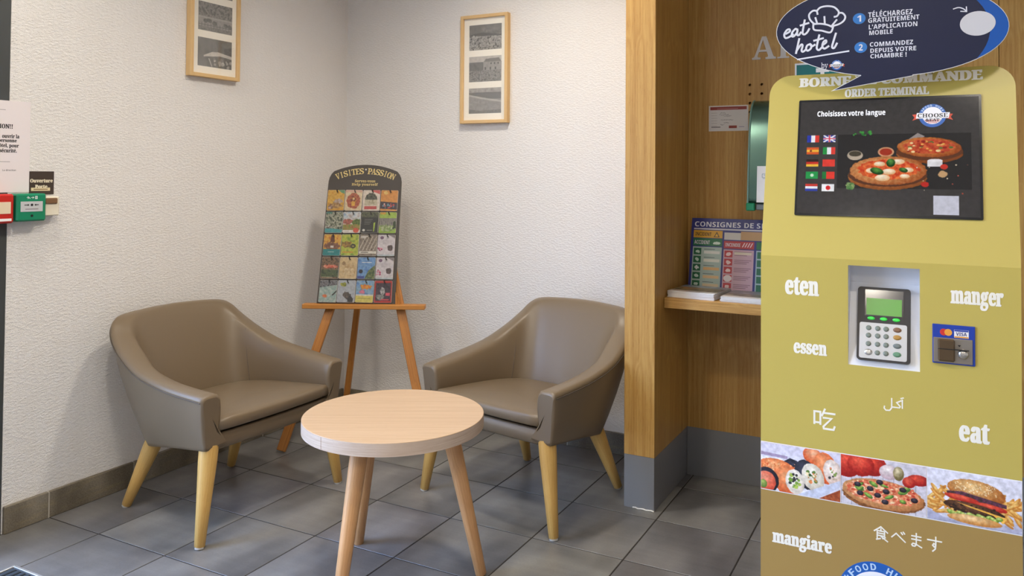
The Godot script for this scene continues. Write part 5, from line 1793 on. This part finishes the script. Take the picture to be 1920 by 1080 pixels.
# ---------------------------------------------------------------- in the alcove
func alcove_things() -> void:
	var serif := fnt("Droid Serif", 700)
	var sans := fnt("Droid Sans", 700)
	# big letters fixed to the oak panel
	var o := thing("wall_letters", "large light grey serif letters fixed to the oak panel above the hood", "lettering", Vector3(1.78, 1.5535, ZA))
	var lm := mat("letter_grey", rgb(206, 200, 194), 0.45)
	lettering("A", serif, 1.717 - 1.78, 1.802 - 1.78, 0.0, 0.0835, 0.0, lm, o, "letter", 0.003)
	lettering("R", serif, 1.807 - 1.78, 1.889 - 1.78, 0.0, 0.0815, 0.0, lm, o, "letter", 0.003)
	# teal plate behind the kiosk
	o = thing("teal_sign", "teal plate with white border on the oak panel behind the kiosk", "sign", Vector3(1.988, 1.452, ZA))
	cbox("plate", Vector3(0, 0, 0.0015), Vector3(0.24, 0.158, 0.003), M["white_plain"], o, 0.0008)
	sheet("teal_face", Vector3(0, 0, 0.0034), 0.228, 0.146, 0.0006, mat("teal", rgb(8, 116, 116), 0.4), o)
	lettering("T", sans, -0.048, -0.004, -0.03, 0.058, 0.0037, M["white_plain"], o)
	# hand-filled card
	var im := canvas(292, 190, rgb(214, 210, 208))
	rect(im, 8, 6, 276, 24, rgb(140, 42, 36))
	rect(im, 60, 20, 160, 3, rgb(200, 150, 144))
	for k in 6:
		rect(im, 16, 52 + k * 20, 44, 2, rgb(150, 144, 144))
	for q in [[86, 50, 44], [80, 64, 74], [112, 74, 60], [90, 104, 96], [112, 126, 40], [88, 140, 30]]:
		for k in int(q[2] / 5.0):
			rect(im, q[0] + k * 5, q[1] + rng.randi() % 5, 3, 2 + rng.randi() % 4, rgb(50, 46, 50))
	rect(im, 16, 160, 70, 5, rgb(60, 56, 60))
	rect(im, 150, 152, 60, 20, rgb(140, 50, 40))
	rect(im, 226, 160, 40, 4, rgb(130, 124, 160))
	o = thing("info_card", "white handwritten card with dark red header stuck on the oak panel", "card", Vector3(1.63, 1.3415, ZA))
	sheet("card_stock", Vector3(0, 0, 0.0006), 0.146, 0.095, 0.0012, M["white_print"], o)
	sheet("printed_face", Vector3(0, 0, 0.0014), 0.143, 0.092, 0.0004, print_mat("info_card_print", im, 0.35), o)
	# curved hood on the wall
	o = thing("wall_hood", "glossy dark green curved wall hood with white label, half hidden by kiosk", "dispenser", Vector3(1.828, 1.03, ZA))
	var prof := []
	for q in [[0.372, 0.0], [0.366, 0.024], [0.350, 0.046], [0.325, 0.064], [0.292, 0.077], [0.255, 0.086], [0.21, 0.094], [0.15, 0.102], [0.08, 0.110], [0.0, 0.117]]:
		prof.append(Vector3(0, q[0], q[1]))
	var curve := catmull(prof, 3)
	var rings := []
	for q in curve:
		rings.append(PackedVector3Array([Vector3(-0.103, q.y, q.z), Vector3(0.103, q.y, q.z), Vector3(0.103, q.y, 0.0), Vector3(-0.103, q.y, 0.0)]))
	var mb := MB.new()
	var a := PackedVector3Array()
	for side in [-0.100, 0.100]:
		var r := PackedVector3Array()
		for q in curve:
			r.append(Vector3(side, q.y, q.z))
		r.append(Vector3(side, 0.0, 0.0))
		rings = [] if side < 0 else rings
		rings.append(r)
	mb.loft(rings, 3)
	part(mb, "cover", mat("hood_green", rgb(98, 128, 116), 0.24, 0.8), o)
	for s in [-1.0, 1.0]:
		mb = MB.new()
		var line := PackedVector3Array()
		for q in curve:
			line.append(Vector3(s * 0.102, q.y, q.z + 0.001))
		mb.tube(line, 0.0035, 8)
		part(mb, "edge_trim", mat_of("hood_trim", rgb(120, 158, 146), 0.35), o)
		cbox("latch", Vector3(s * 0.092, -0.012, 0.112), Vector3(0.030, 0.028, 0.024), mat_of("latch_green", rgb(14, 138, 92), 0.4), o, 0.003)
	cbox("drip_tray", Vector3(0, -0.012, 0.06), Vector3(0.15, 0.022, 0.11), mat("tray_grey", rgb(120, 124, 124), 0.4, 0.3), o, 0.003)
	var lab := sheet("label", Vector3(-0.015, 0.068, 0.1145), 0.112, 0.128, 0.0012, M["white_print"], o)
	lab.rotation.x = -0.095
	mb = MB.new()
	strokes(mb, [[-22, 36, -2, 36, -2, 24, -22, 24, -22, 36], [-17, 32, -10, 32], [-12, 28, -7, 28], [-20, 20, -4, 20]], Vector2(0.001, 0.001), Vector2(-0.016, 0), 0.0014, 0.0006, 0.0010, false)
	part(mb, "icon_print", mat("icon_ink", rgb(90, 120, 130), 0.5), lab)
	safety_board()
	# leaflets lying on the shelf
	for st in [[Vector3(1.573, 0.7032, -0.862), -0.10, 9, 0], [Vector3(1.757, 0.7032, -0.850), -0.03, 7, 1]]:
		var pic := canvas(128, 160, rgb(214, 206, 196))
		if st[3] == 0:
			grain(pic, Rect2i(0, 0, 128, 50), [rgb(110, 128, 150), rgb(190, 194, 200)], 0.8)
			grain(pic, Rect2i(0, 50, 128, 80), [rgb(84, 62, 36), rgb(160, 136, 96), rgb(60, 52, 38)], 0.9)
			ell(pic, 40, 70, 30, 18, rgb(150, 100, 50), 0.5, rgb(200, 150, 90))
			rect(pic, 0, 136, 128, 24, rgb(226, 222, 216))
			rect(pic, 14, 144, 70, 5, rgb(150, 60, 50))
		else:
			grain(pic, Rect2i(0, 0, 128, 70), [rgb(170, 164, 164), rgb(110, 112, 130), rgb(150, 136, 110)], 0.9)
			grain(pic, Rect2i(0, 70, 128, 60), [rgb(130, 108, 64), rgb(84, 78, 64), rgb(176, 162, 130)], 0.9)
			rect(pic, 0, 132, 128, 28, rgb(232, 228, 222))
			rect(pic, 14, 142, 80, 4, rgb(90, 90, 110))
		var pm := print_mat("leaflet_cover_%d" % st[3], pic, 0.3)
		var th := 0.0026
		for k in st[2]:
			var where: String = ["left stack on the oak shelf", "right stack on the oak shelf by the kiosk"][st[3]]
			var label: String = ("topmost colour-printed leaflet of the " + where) if k == st[2] - 1 else ("white-edged leaflet within the " + where)
			var l := thing("leaflet", label, "leaflet", st[0] + Vector3(rng.randf_range(-0.002, 0.002), k * th + 0.0001, rng.randf_range(-0.002, 0.002)), st[1] + rng.randf_range(-0.02, 0.02), ["leaflets in the left stack", "leaflets in the right stack"][st[3]])
			cbox("pages", Vector3(0, th * 0.45, 0), Vector3(0.168, th * 0.9, 0.172), M["white_print"], l, 0.0003)
			var cv := sheet("cover", Vector3(0, th * 0.93, 0), 0.168, 0.172, 0.00025, pm, l)
			cv.rotation.x = -PI / 2

func safety_board() -> void:
	var sans := fnt("Droid Sans", 700)
	var W := 0.392
	var H := 0.270
	var im := canvas(588, 405, rgb(34, 40, 120))
	var line := func(x: int, y: int, w: int, c: Color) -> void: rect(im, x, y, w, 3, c)
	rect(im, 14, 56, 560, 8, rgb(206, 206, 214))
	rect(im, 14, 68, 162, 42, rgb(214, 160, 40))
	rect(im, 14, 113, 162, 42, rgb(26, 110, 70))
	rect(im, 14, 160, 162, 232, rgb(172, 192, 184))
	rect(im, 186, 76, 388, 40, rgb(206, 202, 198))
	rect(im, 276, 68, 180, 48, rgb(190, 150, 104))
	rect(im, 186, 122, 164, 42, rgb(184, 44, 54))
	rect(im, 186, 169, 164, 223, rgb(206, 170, 184))
	rect(im, 362, 122, 212, 42, rgb(26, 110, 70))
	rect(im, 362, 169, 212, 223, rgb(166, 192, 200))
	poly(im, [128, 104, 160, 104, 144, 74], rgb(40, 34, 26))
	poly(im, [134, 101, 154, 101, 144, 82], rgb(226, 176, 50))
	ell(im, 146, 138, 20, 8, rgb(210, 226, 214), 0.3)
	for k in 4:
		poly(im, [284 + k * 14, 154, 290 + k * 14, 154, 302 + k * 14, 130, 296 + k * 14, 130], rgb(236, 214, 216))
	for k in 5:
		rect(im, 20, 168 + k * 45, 42, 36, rgb(20, 100, 62))
		rect(im, 192, 176 + k * 44, 44, 36, rgb(186, 42, 52))
		rect(im, 368, 176 + k * 44, 44, 36, rgb(30, 110, 80))
		ell(im, 41, 186 + k * 45, 12, 9, rgb(206, 226, 212), 0.5)
		ell(im, 214, 194 + k * 44, 13, 10, rgb(240, 214, 216), 0.5)
		line.call(78, 172 + k * 45, 60, rgb(80, 92, 90))
		rect(im, 78, 182 + k * 45, 88, 16, [rgb(226, 228, 222), rgb(226, 226, 214), rgb(222, 178, 120), rgb(224, 190, 140), rgb(216, 196, 160)][k])
		for j in 3:
			line.call(246, 180 + k * 44 + j * 9, 92 - j * 12, rgb(130, 96, 108))
			line.call(424, 180 + k * 44 + j * 9, 130 - j * 16, rgb(90, 106, 120))
	rect(im, 246, 182, 92, 14, rgb(226, 214, 196))
	rect(im, 41 - 4, 258 + 6, 8, 24, rgb(236, 240, 236))
	rect(im, 41 - 12, 258 + 14, 24, 8, rgb(236, 240, 236))
	ell(im, 214, 326, 22, 18, rgb(236, 226, 228))
	var o := thing("safety_board", "blue safety instruction board with green and red panels standing on the shelf", "notice board", Vector3.ZERO)
	o.transform = Transform3D(Basis(Vector3.RIGHT, -0.21), Vector3(1.50 + W / 2, 0.7042, -0.972))
	cbox("board", Vector3(0, H / 2, -0.003), Vector3(W, H, 0.005), mat("board_blue", rgb(34, 40, 120), 0.4), o, 0.001)
	sheet("printed_face", Vector3(0, H / 2, -0.0002), W, H, 0.0006, print_mat("safety_print", im, 0.35), o)
	var w := mat("board_white", rgb(222, 222, 232), 0.5)
	lettering("CONSIGNES DE SECURITE", sans, -W / 2 + 0.012, W / 2 - 0.016, H - 0.032, H - 0.013, 0.0001, w, o, "lettering", 0.0005)
	lettering("INCIDENT", sans, -W / 2 + 0.016, -W / 2 + 0.076, H - 0.066, H - 0.053, 0.0001, mat("board_ink", rgb(60, 46, 24), 0.5), o, "lettering", 0.0003)
	lettering("ACCIDENT", sans, -W / 2 + 0.014, -W / 2 + 0.072, H - 0.097, H - 0.083, 0.0001, w, o, "lettering", 0.0003)
	lettering("INCENDIE", sans, -W / 2 + 0.130, -W / 2 + 0.184, H - 0.102, H - 0.089, 0.0001, w, o, "lettering", 0.0003)

func doormat() -> void:
	var o := thing("doormat", "dark blue-black ribbed doormat with light metal trim at the lower left corner", "doormat", Vector3(0.49, 0, 1.10))
	cbox("base", Vector3(0, 0.002, 0), Vector3(0.98, 0.004, 1.076), mat("mat_rubber", rgb(30, 34, 40), 0.9), o, 0.0)
	var mb := MB.new()
	for s in [-1.0, 1.0]:
		mb.box(Vector3(s * 0.497, 0.004, 0), Vector3(0.008, 0.008, 1.096), 0.001)
		mb.box(Vector3(0, 0.004, s * 0.545), Vector3(0.986, 0.008, 0.008), 0.001)
	part(mb, "metal_trim", mat("trim_alu", rgb(200, 202, 204), 0.35, 0.7), o)
	var rib := MB.new()
	rib.box(Vector3.ZERO, Vector3(0.016, 0.006, 1.07), 0.002)
	var rm := rib.mesh()
	var rmat := mat("mat_rib", rgb(52, 60, 68), 0.95)
	for k in 44:
		put_mesh(rm, "rib", rmat, o, Vector3(-0.475 + k * 0.0221, 0.006, 0))
